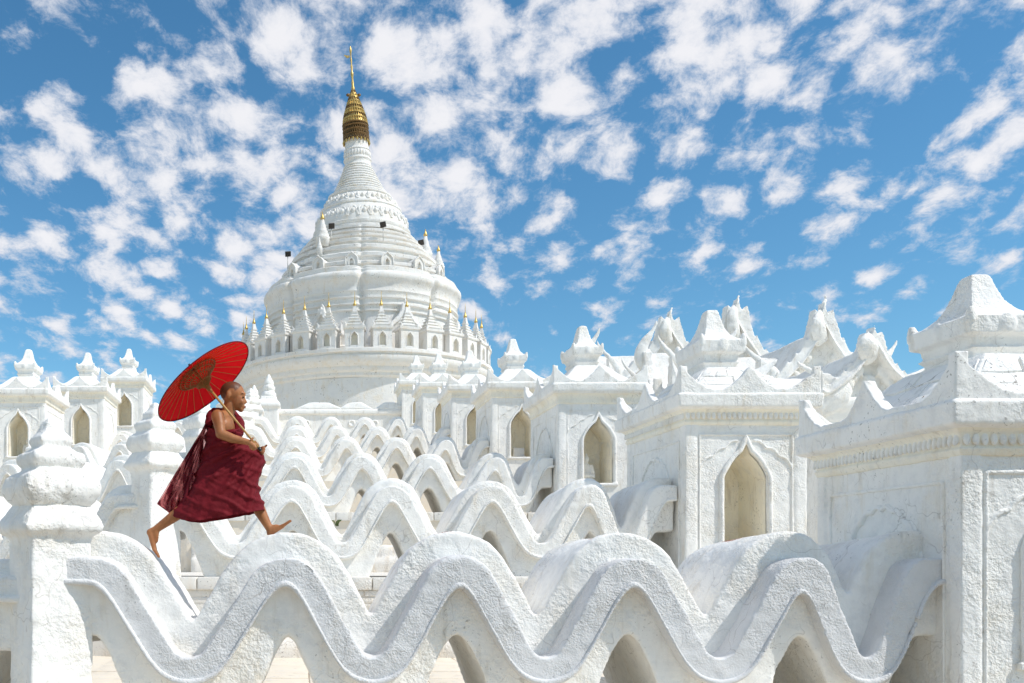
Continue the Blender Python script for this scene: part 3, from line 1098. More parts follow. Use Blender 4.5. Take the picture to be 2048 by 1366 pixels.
def dense(prof, step=0.12):
    """insert points along straight runs so displacement can act"""
    o = [prof[0]]
    for (r0, z0), (r1, z1) in zip(prof[:-1], prof[1:]):
        n = max(1, int(math.hypot(r1 - r0, z1 - z0) / step))
        for i in range(1, n + 1):
            o.append((r0 + (r1 - r0) * i / n, z0 + (z1 - z0) * i / n))
    return o


DS = [(0.03, 0.9), (0.018, 3.0)]


def notch(a, z, depth=0.045):
    # eight shallow vertical grooves with rounded lobes between
    k = math.degrees(a) + 90.0 + 4.0
    d = abs((k + 22.5) % 45.0 - 22.5)
    return 1 - depth * math.exp(-(d / 1.3) ** 2) - 0.02 * (1 - d / 22.5) ** 3


# lower drum
spart('lower_drum', MB().lathe(dense([(7.35, 6.6), (7.35, 7.2), (7.10, 7.3), (7.10, 11.0)]), 160), None, DS)
spart('drum_cornice', MB().lathe(dense([(7.0, 10.95), (7.14, 11.02), (7.22, 11.10), (7.22, 11.25), (7.36, 11.32), (7.42, 11.45), (7.42, 11.55), (7.55, 11.62), (7.70, 11.78), (7.78, 11.95), (7.78, 12.08), (7.70, 12.14), (7.72, 12.20), (7.86, 12.25), (7.86, 12.42), (7.76, 12.46), (5.2, 12.47)]), 160), None, DS)
# upper drum
prof = [(5.86, 12.3), (5.86, 13.0), (5.74, 13.1), (5.70, 14.9), (5.83, 14.95), (5.83, 15.03), (5.70, 15.06), (5.70, 15.22), (5.86, 15.28), (5.86, 15.36), (5.72, 15.40), (5.72, 15.60), (5.84, 15.66), (5.84, 15.76), (5.70, 15.80), (5.72, 15.95), (5.80, 16.05), (5.78, 16.20), (5.80, 16.36), (5.88, 16.54), (5.96, 16.66), (6.00, 16.72), (6.03, 16.84), (6.03, 16.96), (5.96, 17.08), (5.82, 17.14), (5.74, 17.16), (5.0, 17.18)]
spart('upper_drum', MB().lathe(dense(prof), 320, rmod=notch), None, DS)
# crenel parapet above the roll cornice
spart('crest_rail', MB().lathe(dense([(5.52, 17.1), (5.72, 17.12), (5.74, 17.42), (5.66, 17.46), (5.58, 17.44), (5.56, 17.1)]), 320, rmod=notch), None, [(0.02, 2.0)])
# stepped roof under the bell, faceted
lv_ = [(186, 612, 590), (172, 590, 572), (158, 572, 552), (147, 552, 534), (135, 534, 519), (123, 519, 506), (112, 506, 494), (104, 494, 485)]
steps = []
for r, ya, yb in lv_:
    dy_ = ya - yb
    steps += [(r - 3.5, ya), (r - 3.5, yb + dy_ * 0.50), (r + 1.8, yb + dy_ * 0.42), (r + 2.2, yb + dy_ * 0.14), (r - 1.0, yb + dy_ * 0.04)]
steps = [(r, zz(y)) for r, y in steps]
spart('stepped_roof', MB().lathe(dense([(r * K, z) for r, z in steps]), 256, rmod=lambda a, z: 1 - 0.018 * (0.5 + 0.5 * math.cos(8 * (a + math.pi / 2 + R(4 + 22.5)))) - 0.03 * math.exp(-(((math.degrees(a) + 94 + 22.5) % 45 - 22.5) / 1.6) ** 2)), None, DS)
# bell
bell = [(104, 492), (98, 488), (98, 480), (95, 478), (97, 475), (97, 471), (93, 469), (92, 460), (89, 450), (84, 440), (80, 433), (81.5, 431), (81, 428), (77, 427), (71, 417), (65, 409), (61, 404), (63.5, 402), (63.5, 399), (58, 397)]
spart('bell', MB().lathe(dense([(r * K, zz(y)) for r, y in bell], 0.09), 160, lean=lean), None, DS)
# ringed cone
pr = []
NR = 10
for i in range(NR):
    u0, u1 = i / NR, (i + 1) / NR
    y0_, y1_ = 397 - 59 * u0 ** 0.97, 397 - 59 * u1 ** 0.97
    w0, w1 = 57 - 29.5 * u0 ** 0.80, 57 - 29.5 * u1 ** 0.80
    pr += [(w0 - 0.6, y0_), (w0 + 0.9, y0_ - (y0_ - y1_) * 0.25), (w0 + 0.3, y0_ - (y0_ - y1_) * 0.55), (w1 + 0.4, y0_ - (y0_ - y1_) * 0.8), (w1 - 0.9, y0_ - (y0_ - y1_) * 0.9)]
spart('ringed_cone', MB().lathe([(r * K, zz(y)) for r, y in pr], 96, lean=lean), None, [(0.012, 2.5)])
pr = [(28, 339), (29, 336.5), (27, 334), (26, 330), (26.5, 326), (28, 324), (27.5, 321.5), (25.5, 320), (26, 312), (25, 306), (26.3, 304.5), (25, 302.5), (24, 300), (23, 290), (22.5, 278)]
spart('lotus_neck', MB().lathe(dense([(r * K, zz(y)) for r, y in pr], 0.08), 72, lean=lean), None, [(0.012, 3)])
# lotus buds round the neck
pb = MB()
pb.ell((0, 0, 0), (0.10, 0.06, 0.17), 8, 6)
pme = pb.mesh('petal', True)
for i in range(28):
    a = 2 * math.pi * i / 28
    r = 25.6 * K
    z = zz(313)
    obj('petal', pme, P_stupa, st, (lean(z) + r * math.cos(a), r * math.sin(a), z), (0, 0, a + math.pi / 2))
# carved garland bands on the bell
def garland(rf, zf, n, amp, seed, name):
    b = MB()
    for i in range(n):
        a0 = 2 * math.pi * i / n
        for q in (0, 1):
            pts = []
            for j in range(15):
                u = j / 14
                a = a0 + 2 * math.pi / n * (0.04 + 0.92 * u)
                z = zf + (amp * (math.sin(math.pi * u) - 0.5) if q == 0 else amp * (0.5 - math.sin(math.pi * u) * 0.55))
                r = rf(z)
                pts.append((lean(z) + r * math.cos(a), r * math.sin(a), z))
            b.tube(pts, 0.055 if q == 0 else 0.04, 6, up=(0, 0, 1))
        a = a0 + math.pi / n
        r = rf(zf)
        b.ell((lean(zf) + r * math.cos(a), r * math.sin(a), zf), (0.13, 0.13, 0.17), 8, 6)
        a = a0
        b.ell((lean(zf) + r * math.cos(a), r * math.sin(a), zf - 0.05), (0.09, 0.09, 0.30), 8, 6)
    spart(name, b, None, None)


def bell_r(z):
    ys = [478, 469, 460, 450, 440, 433, 427, 417, 409, 404]
    rs_ = [95, 93, 92, 89, 84, 80, 77, 71, 65, 61]
    y = 1118 - (z - 1.25) / K
    return float(np.interp(-y, [-v for v in ys], rs_)) * K


garland(bell_r, zz(452), 26, 0.62, 1, 'garland_band')
garland(bell_r, zz(416.5), 22, 0.44, 2, 'lotus_band')

# crown (hti): pierced gilded cone in tiers, dark lattice skirt, jewelled mast and vane
crown_t = spart('gilded_crown', MB().lathe([(21 * K, zz(284)), (20.5 * K, zz(266)), (21 * K, zz(248))], 32, lean=lean), BRONZE)
crown_t['label'] = 'gilded pierced metal crown on the stupa tip'
def cpart(name, mb, mat):
    me = mb.mesh(name, True)
    try:
        me.set_sharp_from_angle(angle=R(35))
    except Exception:
        pass
    return obj(name, me, mat, crown_t)
tiers = [(25.0, 250), (23.6, 240), (21.4, 231), (18.6, 222), (15.6, 213), (12.6, 204), (9.6, 196), (6.8, 189)]
for i, (r, y) in enumerate(tiers):
    y2 = tiers[i + 1][1] if i + 1 < len(tiers) else 180
    r2 = tiers[i + 1][0] if i + 1 < len(tiers) else 3.2
    cpart('gilded_tier', MB().lathe([(r * K * 1.02, zz(y + 1.5)), (r * K * 1.02, zz(y)), (r * K * 0.95, zz(y - 1)), (r2 * K * 0.93, zz(y2 + 1.0))], 40, lean=lean), GOLD)
    # leaf studs round each tier
    sb = MB()
    n = max(8, int(r * 1.3))
    for j in range(n):
        a = 2 * math.pi * (j + 0.5 * (i % 2)) / n
        for vv in (0.25, 0.7):
            yy = y + (y2 - y) * vv
            rr = (r + (r2 - r) * vv) * K
            z = zz(yy)
            sb.ell((lean(z) + rr * math.cos(a), rr * math.sin(a), z), (0.035, 0.035, 0.07), 6, 4)
    cpart('studs', sb, BRONZE if i % 2 else GOLD)['kind'] = 'stuff'
lb = MB()
for j in range(36):
    a = 2 * math.pi * j / 36
    for da in (-0.26, 0.26):
        pts = []
        for q in range(6):
            u = q / 5
            y = 250 + 34 * u
            z = zz(y)
            r = (24.2 + 1.6 * u) * K
            aa = a + da * u
            pts.append((lean(z) + r * math.cos(aa), r * math.sin(aa), z))
        lb.tube(pts, 0.03, 4)
for y in (252, 258, 266, 275, 284):
    pts = []
    z = zz(y)
    for j in range(41):
        a = 2 * math.pi * j / 40
        pts.append((lean(z) + 25 * K * math.cos(a), 25 * K * math.sin(a), z))
    lb.tube(pts, 0.05, 5, up=(0, 0, 1))
cpart('lattice_skirt', lb, BRONZE)
bb = MB()
for j in range(20):
    a = 2 * math.pi * j / 20
    z = zz(287)
    bb.ell((lean(z) + 26 * K * math.cos(a), 26 * K * math.sin(a), z), (0.06, 0.06, 0.11), 6, 5)
cpart('bells', bb, GOLD)['kind'] = 'stuff'
mast = [(3.4, 181), (3.6, 176), (2.4, 172), (2.8, 166), (1.8, 160), (2.2, 154), (3.0, 150), (2.9, 146), (1.4, 142), (2.2, 134), (1.2, 128), (2.0, 120), (1.0, 114), (1.6, 107), (2.6, 101), (1.8, 97), (0.5, 92)]
cpart('mast', MB().lathe([(r * K, zz(y)) for r, y in mast], 14, lean=lean), GOLD)
vb = MB()
z = zz(113)
x0 = lean(z)
vb.loft([[(x0 - 0.08, -0.02, z - 0.06), (x0 - 0.08, 0.02, z - 0.06), (x0 - 0.08, 0.02, z + 0.05), (x0 - 0.08, -0.02, z + 0.05)],
         [(x0 - 0.25, -0.02, z - 0.10), (x0 - 0.25, 0.02, z - 0.10), (x0 - 0.25, 0.02, z + 0.06), (x0 - 0.25, -0.02, z + 0.06)],
         [(x0 - 0.42, -0.01, z + 0.06), (x0 - 0.42, 0.01, z + 0.06), (x0 - 0.42, 0.01, z + 0.10), (x0 - 0.42, -0.01, z + 0.10)]])
cpart('vane', vb, GOLD)
for sx in (-1, 1):
    sb = MB()
    z = zz(190)
    sb.tube([(lean(z) + sx * 5 * K, 0, z), (lean(z) + sx * 10 * K, -0.1, z + 0.02)], 0.02, 5)
    sb.ell((lean(z) + sx * 11 * K, -0.1, z - 0.05), (0.12, 0.06, 0.10), 8, 6)
    cpart('pendant_bell', sb, BRONZE)

# shrinelets round the ring, with spires
def ring_shrine_meshes():
    out = []
    b = MB()
    xs = np.linspace(-0.50, 0.50, 57)
    L = np.array([0.16 + 0 if abs(x) > 0.17 else arch_top(x, 0.17, 0.62, 0.20, 0.06) for x in xs])
    L = np.where(np.abs(xs) > 0.17, 0.14, L)
    b.cols(xs, L, np.full_like(xs, 1.08), -0.45, -0.05)
    b.box(-0.50, 0.50, -0.45, -0.05, 0, 0.15)
    b.box(-0.50, 0.50, -0.12, 0.45, 0, 1.08)
    out.append(('body', b.mesh('body'), P_stupa))
    b = MB()
    path = [(-0.20, -0.455, z) for z in np.linspace(0.14, 0.62, 5)] + [(x, -0.455, arch_top(x, 0.20, 0.62, 0.24, 0.06)) for x in np.linspace(-0.195, 0.195, 17)] + [(0.20, -0.455, z) for z in np.linspace(0.62, 0.14, 5)]
    b.tube(path, 0.028, 6)
    out.append(('niche_surround', b.mesh('niche_surround', True), P_stupa))
    b = MB()
    b.box(-0.168, 0.168, -0.14, -0.125, 0.152, 0.86)
    out.append(('niche_back', b.mesh('niche_back'), P_cream))
    b = MB()
    b.rect([(1.02, 0.51, 0.46), (1.05, 0.57, 0.52), (1.16, 0.58, 0.53), (1.18, 0.50, 0.45)])
    h, z = 0.50, 1.17
    prof = [(1.17, 0.44, 0.40)]
    for i in range(5):
        w = 0.40 - 0.066 * i
        zb = 1.20 + 0.17 * i
        prof += [(zb, w, w * 0.86), (zb + 0.07, w * 0.96, w * 0.83), (zb + 0.075, w + 0.03, w * 0.86 + 0.03), (zb + 0.115, w + 0.03, w * 0.86 + 0.03), (zb + 0.12, w - 0.03, w * 0.86 - 0.03)]
    prof += [(2.02, 0.12, 0.12), (2.20, 0.085, 0.085), (2.36, 0.06, 0.06)]
    b.rect(prof)
    for sx in (-1, 1):
        flame(b, (sx * 0.50, -0.44, 1.16), 0.30, (sx * -0.08, 0), 0.07)
    out.append(('tiered_roof', b.mesh('tiered_roof'), P_stupa))
    b = MB()
    b.lathe([(0.07, 2.32), (0.105, 2.37), (0.09, 2.44), (0.055, 2.50), (0.04, 2.60), (0.020, 2.68), (0.014, 2.95), (0.004, 3.15)], 10)
    out.append(('gilded_tip', b.mesh('gilded_tip', True), GOLD))
    return out


rsm = ring_shrine_meshes()
ang = [-6.8 + 11.25 * i for i in range(-9, 11)]
def ordinal(n):
    return {1: 'first', 2: 'second', 3: 'third', 4: 'fourth', 5: 'fifth', 6: 'sixth', 7: 'seventh', 8: 'eighth', 9: 'ninth', 10: 'tenth'}[n]
for i, a in enumerate(ang):
    r = 7.22
    x, y = SXC + r * math.sin(R(a)), SD - r * math.cos(R(a))
    j = i - 9
    if j == 0:
        l = 'spired ring shrinelet at the front of the stupa, left of its centre groove'
    elif j > 0:
        l = 'spired ring shrinelet on the stupa, %s to the right of the front one' % ordinal(j)
    else:
        l = 'spired ring shrinelet on the stupa, %s to the left of the front one' % ordinal(-j)
    t = thing('ring_shrinelet', l, 'shrine', (x, y, 12.455), R(a), 'spired shrinelets ringing the stupa')
    roof_o = None
    for nm, me, mt in rsm:
        o = obj(nm, me, mt, roof_o if nm == 'gilded_tip' else t)
        if nm == 'tiered_roof':
            roof_o = o

# flame pediments on the drum wall behind the shrinelets
for a, s, l in ((19.5, 1.25, 'flame pediment on the stupa drum right of the centre groove'), (-25.5, 1.15, 'flame pediment on the stupa drum left of the centre groove'), (64, 1.1, 'flame pediment on the right side of the stupa drum')):
    r = 5.95
    t = thing('drum_pediment', l, 'pediment', (SXC + r * math.sin(R(a)), SD - r * math.cos(R(a)), 12.47), R(a), 'flame pediments on the drum', sc=s)
    b = MB()
    b.box(-0.85, 0.85, 0.0, 0.6, 0, 1.0)
    obj('body', remesh(b, 0.08, 1), P_stupa, t)
    b = MB()
    gable(b, 1.05, 1.25, -0.10, 0.25, 1.0)
    obj('gable', remesh(b, 0.05, 1), P_stupa, t)
    b = MB()
    flame(b, (0, -0.02, 2.1), 0.6, (0.1, 0), 0.15)
    obj('apex_finial', remesh(b, 0.045, 1), P_stupa, t)
    for sx in (-1, 1):
        b = MB()
        flame(b, (sx * 1.03, -0.05, 0.9), 0.75, (sx * -0.25, 0), 0.15)
        obj('eave_flame', remesh(b, 0.045, 1), P_stupa, t)

# arched dormer niches on the upper ledge
dm = []
b = MB()
xs = np.linspace(-0.40, 0.40, 41)
U = np.array([arch_top(x, 0.42, 0.62, 0.36, 0.10) for x in xs])
L = np.array([arch_top(x, 0.13, 0.40, 0.20, 0.04) if abs(x) < 0.13 else 0.0 for x in xs])
L = np.where(np.abs(xs) < 0.13, L, 0.1)
b.cols(xs, L, U, -0.25, 0.0)
b.box(-0.40, 0.40, -0.25, 0.0, -0.3, 0.11)
b.cols(xs, np.full_like(xs, -0.3), U, -0.05, 0.9)
dm.append(('body', b.mesh('body'), P_stupa))
b = MB()
path = [(x, -0.27, arch_top(x, 0.42, 0.62, 0.36, 0.10)) for x in np.linspace(-0.41, 0.41, 25)]
path = [(-0.42, -0.27, 0.1), (-0.42, -0.27, 0.4)] + path + [(0.42, -0.27, 0.4), (0.42, -0.27, 0.1)]
b.tube(path, 0.05, 6)
b.tube([(x * 0.45, -0.262, z * 0.62 + 0.05) for x, _, z in path], 0.03, 6)
dm.append(('arch_molding', b.mesh('arch_molding', True), P_stupa))
dl = ['far left', 'left', 'centre left', 'centre right', 'right', 'far right']
for a, l in zip((-52, -31, -10, 11.3, 33, 54), dl):
    r = 5.18
    t = thing('dormer_niche', 'small arched dormer niche above the stupa cornice, %s one' % l, 'niche', (SXC + r * math.sin(R(a)), SD - r * math.cos(R(a)), 17.42), R(a), 'arched dormers on the stupa', sc=0.82)
    for nm, me, mt in dm:
        obj(nm, me, mt, t)

# corner spirelets on the stepped roof
def spirelet(px, pyb, pyt, ydep, l, tip=True):
    x, z0 = (px - 600) / 1900 * ydep, 1.25 + (1118 - pyb) / 1900 * ydep
    h = (pyb - pyt) / 1900 * ydep
    t = thing('corner_spirelet', l, 'spirelet', (x, ydep, z0), 0, 'corner spirelets of the stupa')
    b = MB()
    b.lathe([(0.26 * h, -0.45), (0.26 * h, 0), (0.27 * h, 0.06 * h), (0.22 * h, 0.08 * h), (0.24 * h, 0.14 * h), (0.19 * h, 0.24 * h), (0.20 * h, 0.27 * h), (0.15 * h, 0.32 * h), (0.15 * h, 0.38 * h), (0.12 * h, 0.44 * h), (0.12 * h, 0.50 * h), (0.085 * h, 0.56 * h), (0.06 * h, 0.72 * h)], 20)
    obj('body', b.mesh('body', True), P_stupa, t)
    b = MB()
    b.lathe([(0.055 * h, 0.70 * h), (0.085 * h, 0.74 * h), (0.07 * h, 0.80 * h), (0.03 * h, 0.88 * h), (0.008 * h, 1.0 * h)], 10)
    obj('gilded_tip', b.mesh('gilded_tip', True), GOLD if tip else P_stupa, t)


spirelet(645, 478, 424, 54.6, 'tall white spirelet at left of the bell base')
spirelet(639, 497, 474, 54.0, 'short white spirelet below the tall one on the left', False)
spirelet(851, 510, 458, 57.0, 'white spirelet with gilded tip on the right shoulder of the stupa')
spirelet(877, 536, 490, 57.0, 'lower white spirelet with wire tip at far right of the stupa')

# floodlights
for (px, py, Y, l) in [(663, 452, 53.9, 'black floodlight on a thin pole left of the bell'), (766, 449, 53.6, 'black floodlight on a thin pole right of the bell'),
                       (842, 485, 56.5, 'black floodlight on the right shoulder of the stupa'), (576, 508, 56.5, 'black floodlight on the left shoulder of the stupa')]:
    x, _, z = at(px, py, Y)
    t = thing('floodlight', l, 'floodlight', (x, Y, z), R(10 if px < 720 else -12), 'floodlights on the stupa')
    b = MB()
    b.box(-0.17, 0.17, -0.06, 0.06, -0.15, 0.15)
    obj('lamp_housing', bevelled(b, 0.02), DARKM, t, (0, 0, 0), (R(35), R(-8), 0))
    b = MB()
    b.tube([(0, 0.08, -0.1), (0, 0.1, -0.9)], 0.025, 6)
    obj('pole', b.mesh('pole', True), STONE, t)

# ------------------------------------------------------------------ the boy
def cloth(name, color, trans=0.15, transp=0.0, rough=0.75, weave=0.25):
    m = bpy.data.materials.new(name)
    m.use_nodes = True
    t = m.node_tree
    t.nodes.clear()
    tcn = N(t, 'ShaderNodeTexCoord')
    na = N(t, 'ShaderNodeTexNoise', inp={'Vector': tcn.outputs['Object'], 'Scale': 9.0, 'Detail': 5.0})
    nb = N(t, 'ShaderNodeTexNoise', inp={'Vector': tcn.outputs['Object'], 'Scale': 60.0, 'Detail': 3.0})
    col = MIX(t, na.outputs[0], tuple(c * (1 - weave) for c in color), tuple(min(1, c * (1 + weave)) for c in color))
    bp = N(t, 'ShaderNodeBump', inp={'Strength': 0.35, 'Distance': 0.01, 'Height': nb.outputs[0]})
    bs = N(t, 'ShaderNodeBsdfPrincipled', inp={'Base Color': col, 'Roughness': rough, 'Normal': bp.outputs[0]})
    bs.inputs['Specular IOR Level'].default_value = 0.25
    bs.inputs['Sheen Weight'].default_value = 0.0
    tr = N(t, 'ShaderNodeBsdfTranslucent', inp={'Color': col, 'Normal': bp.outputs[0]})
    mx = N(t, 'ShaderNodeMixShader', inp={0: trans, 1: bs.outputs[0], 2: tr.outputs[0]})
    out = mx.outputs[0]
    if transp:
        tp = N(t, 'ShaderNodeBsdfTransparent', inp={'Color': (0.95, 0.72, 0.72, 1)})
        mpt = N(t, 'ShaderNodeMapping', inp={'Vector': tcn.outputs['Object'], 'Rotation': (0, R(-32), 0), 'Scale': (16.0, 16.0, 1.6)})
        nt = N(t, 'ShaderNodeTexNoise', inp={'Vector': mpt.outputs[0], 'Scale': 1.0, 'Detail': 3.0})
        mx2 = N(t, 'ShaderNodeMixShader', inp={0: M_(t, 'MULTIPLY', SMOOTH(t, nt.outputs[0], 0.35, 0.62), transp), 1: out, 2: tp.outputs[0]})
        out = mx2.outputs[0]
    N(t, 'ShaderNodeOutputMaterial', inp={0: out})
    return m


ROBE = cloth('maroon_cotton', (0.17, 0.006, 0.013), 0.10)
SHEER = cloth('sheer_maroon_cotton', (0.24, 0.02, 0.035), 0.40, 0.85)
REDP = cloth('red_oiled_cloth', (0.86, 0.010, 0.030), 0.68, 0.0, 0.6, 0.12)
def skin_mat():
    m = bpy.data.materials.new('tan_skin')
    m.use_nodes = True
    t = m.node_tree
    t.nodes.clear()
    tcn = N(t, 'ShaderNodeTexCoord')
    na = N(t, 'ShaderNodeTexNoise', inp={'Vector': tcn.outputs['Object'], 'Scale': 11.0, 'Detail': 4.0})
    nb = N(t, 'ShaderNodeTexNoise', inp={'Vector': tcn.outputs['Object'], 'Scale': 220.0, 'Detail': 2.0})
    col = MIX(t, SMOOTH(t, na.outputs[0], 0.3, 0.7), (0.30, 0.115, 0.042), (0.42, 0.175, 0.068))
    sc_ = N(t, 'ShaderNodeAttribute', attribute_name='scalp')
    col = MIX(t, M_(t, 'MULTIPLY', sc_.outputs['Fac'], M_(t, 'MULTIPLY_ADD', nb.outputs[0], 0.5, 0.6), clamp=True), col, (0.085, 0.038, 0.022))
    bp = N(t, 'ShaderNodeBump', inp={'Strength': 0.12, 'Distance': 0.004, 'Height': nb.outputs[0]})
    bs = N(t, 'ShaderNodeBsdfPrincipled', inp={'Base Color': col, 'Roughness': 0.48, 'Normal': bp.outputs[0]})
    bs.inputs['Specular IOR Level'].default_value = 0.35
    bs.inputs['Subsurface Weight'].default_value = 0.12
    bs.inputs['Subsurface Radius'].default_value = (0.012, 0.005, 0.003)
    N(t, 'ShaderNodeOutputMaterial', inp={0: bs.outputs[0]})
    return m


SKIN = skin_mat()
HAIR = simple('shaved_dark_hair', (0.10, 0.046, 0.026), rough=0.75, noise=0.35, nscale=90, bump=0.3)
EYE = simple('dark_eye', (0.015, 0.010, 0.008), rough=0.4)
LIPS = simple('lips', (0.28, 0.085, 0.06), rough=0.5)
BAMBOO = simple('bamboo', (0.50, 0.30, 0.10), rough=0.5, noise=0.2, nscale=30)
RIBM = simple('red_stained_bamboo', (0.55, 0.20, 0.05), rough=0.5, noise=0.2, nscale=30)
BAMBOO_D = simple('brown_bamboo', (0.27, 0.12, 0.025), rough=0.6, noise=0.25, nscale=40)
BLACK = simple('black_lacquer', (0.012, 0.012, 0.014), rough=0.3)

BY = 7.66
BS = 1900 / BY * 2.907
person = thing('person', 'boy in maroon robes striding barefoot along the wave wall with a red umbrella', 'person', ((453.3 - 600) / 1900 * BY, BY, 1.430))


def B(zx, zy, dy=0.0):
    return Vector(((zx - 620) / BS, dy, (1190 - zy) / BS))


b = MB()
RT = Matrix.Rotation(R(14), 3, 'Y')
b.ell(B(652, 352), (0.100, 0.077, 0.090), 18, 14, RT)
b.ell(B(684, 398), (0.062, 0.062, 0.082), 16, 12, RT)
b.ell(B(688, 422), (0.047, 0.049, 0.050), 16, 12, RT)
b.ell(B(703, 450), (0.024, 0.030, 0.024), 12, 8)
b.ell(B(716, 362), (0.022, 0.050, 0.020), 12, 8)
b.cap(B(722, 384), B(732, 407), 0.008, 0.0115)
b.ell(B(729, 412), (0.011, 0.016, 0.008), 10, 8)
b.ell(B(706, 412, -0.036), (0.028, 0.022, 0.026), 10, 8)
b.ell(B(706, 412, 0.036), (0.028, 0.022, 0.026), 10, 8)
b.ell(B(721, 436), (0.014, 0.024, 0.011), 10, 8)
for sy in (-1, 1):
    b.ell(B(634, 374, sy * 0.076), (0.019, 0.010, 0.031), 10, 8)
b.cap(B(640, 420), B(618, 500), 0.052, 0.058)
b.cap(B(628, 495), B(582, 502, -0.11), 0.05, 0.05)
b.cap(B(628, 495), B(640, 500, 0.13), 0.05, 0.05)
b.ell(B(602, 560), (0.092, 0.135, 0.115), 16, 12)
b.ell(B(612, 660), (0.085, 0.118, 0.125), 16, 12)
b.ell(B(612, 760), (0.100, 0.128, 0.105), 16, 12)
# near arm
b.cap(B(577, 505, -0.145), B(590, 560, -0.185), 0.054, 0.048)
b.cap(B(590, 560, -0.185), B(598, 612, -0.215), 0.047, 0.040)
b.cap(B(598, 612, -0.215), B(665, 640, -0.222), 0.042, 0.037)
b.cap(B(665, 640, -0.222), B(752, 660, -0.225), 0.037, 0.024)
# umbrella axis and grip
AX = Vector((-0.625, 0.165, 0.76)).normalized()
GRIP = B(797, 674, -0.232)
def hand(mb, wrist, grip, axis, flip=1):
    wv_ = (wrist - grip)
    e1 = (wv_ - axis * wv_.dot(axis)).normalized()
    e2 = axis.cross(e1).normalized() * flip
    pc = grip + e1 * 0.022 + e2 * 0.004
    mb.cap(wrist, pc + axis * 0.004, 0.024, 0.022)
    rot = Matrix((e1, e2, axis)).transposed()
    mb.ell(grip + e1 * 0.028, (0.032, 0.017, 0.036), 12, 8, rot)
    for i, (off, ln) in enumerate(((0.026, 0.92), (0.009, 1.0), (-0.008, 0.95), (-0.024, 0.8))):
        pts = []
        for q in range(6):
            a = R(-38 + 225 * ln * q / 5)
            pts.append(grip + axis * off + (e1 * math.cos(a) - e2 * math.sin(a)) * (0.018 + 0.004 * math.cos(a)))
        for p, q in zip(pts[:-1], pts[1:]):
            mb.cap(p, q, 0.0088, 0.0082, 8)
    tp = [grip + e1 * 0.03 + axis * 0.030, grip + e1 * 0.008 + e2 * 0.020 + axis * 0.046, grip - e1 * 0.016 + e2 * 0.016 + axis * 0.050]
    for p, q in zip(tp[:-1], tp[1:]):
        mb.cap(p, q, 0.0105, 0.0088, 8)
hand(b, B(755, 661, -0.226), GRIP, AX)
# far arm, its hand gathering the robe
b.cap(B(640, 505, 0.15), B(672, 625, 0.19), 0.05, 0.040)
b.cap(B(672, 625, 0.19), B(800, 682, 0.02), 0.040, 0.025)
hand(b, B(800, 682, 0.02), B(836, 694, -0.05), Vector((0.1, 0.25, 0.96)).normalized(), -1)
# rear leg
b.cap(B(605, 785, -0.05), B(440, 985, -0.06), 0.075, 0.054)
b.cap(B(440, 985, -0.06), B(345, 1056, -0.06), 0.052, 0.053)
b.cap(B(345, 1056, -0.06), B(218, 1147, -0.06), 0.052, 0.031)
def foot(mb, ank, heel, ball, toe, w=0.036):
    mb.cap(ank, heel, 0.031, 0.030)
    mb.cap(ank, ank + (ball - ank) * 0.55, 0.031, 0.026)
    for sy in (-1, 0, 1):
        mb.cap(heel + Vector((0, sy * 0.010, 0)), ball + Vector((0, sy * 0.022, 0)), 0.024, 0.018)
    d = (toe - ball)
    for i in range(5):
        y = -0.036 + 0.018 * i
        ln = (1.0, 0.98, 0.9, 0.8, 0.68)[i]
        rr = (0.0125, 0.0092, 0.0088, 0.0085, 0.008)[i]
        mb.cap(ball + Vector((0, y * 0.8, 0)), ball + d * ln + Vector((0, y, 0)), rr + 0.003, rr, 8)
foot(b, B(214, 1150, -0.06), B(182, 1166, -0.06), B(208, 1264, -0.06), B(236, 1306, -0.06))
# front leg
b.cap(B(632, 785, 0.06), B(768, 945, 0.10), 0.085, 0.058)
b.cap(B(768, 945, 0.10), B(812, 1040, 0.08), 0.054, 0.052)
b.cap(B(812, 1040, 0.08), B(868, 1143, 0.05), 0.051, 0.031)
foot(b, B(870, 1143, 0.05), B(872, 1168, 0.05), B(944, 1128, 0.05), B(990, 1098, 0.05))
bme = remesh(b, 0.0068, 4, None, name='body', factor=0.5)
bco = np.empty(len(bme.vertices) * 3, np.float32)
bme.vertices.foreach_get('co', bco)
bco = bco.reshape(-1, 3)
hx_, hz_ = (bco[:, 0] - B(650, 350)[0]) / 0.1, (bco[:, 2] - B(650, 350)[2]) / 0.1
# scalp: above a line that falls from the forehead to the nape, in front of it bare skin
line_ = np.interp(hx_, [-1.1, -0.55, -0.25, 0.05, 0.30, 0.62, 0.80, 1.1], [-0.75, -0.60, -0.10, -0.02, -0.05, 0.20, 0.52, 0.9])
hm = np.clip((hz_ - line_) / 0.16 + 0.3, 0, 1) * (bco[:, 2] > B(650, 420)[2])
hm *= np.where((np.abs(bco[:, 1]) > 0.073) & (hz_ < 0.25), 0.0, 1.0)
at_ = bme.attributes.new('scalp', 'FLOAT', 'POINT')
at_.data.foreach_set('value', hm.astype(np.float32))
obj('body', bme, SKIN, person)
for sy in (-1, 1):
    e = MB()
    e.ell(B(717, 384, sy * 0.036), (0.010, 0.017, 0.0065), 10, 6, Matrix.Rotation(R(sy * -25), 3, 'Z'))
    obj('eye', e.mesh('eye', True), EYE, person)
    e = MB()
    e.cap(B(726, 366, sy * 0.02), B(712, 362, sy * 0.054), 0.0045, 0.003, 8)
    obj('eyebrow', e.mesh('eyebrow', True), HAIR, person)
e = MB()
e.ell(B(726, 434), (0.010, 0.019, 0.0045), 10, 6)
e.ell(B(725, 440), (0.009, 0.016, 0.0045), 10, 6)
obj('lips', e.mesh('lips', True), LIPS, person)

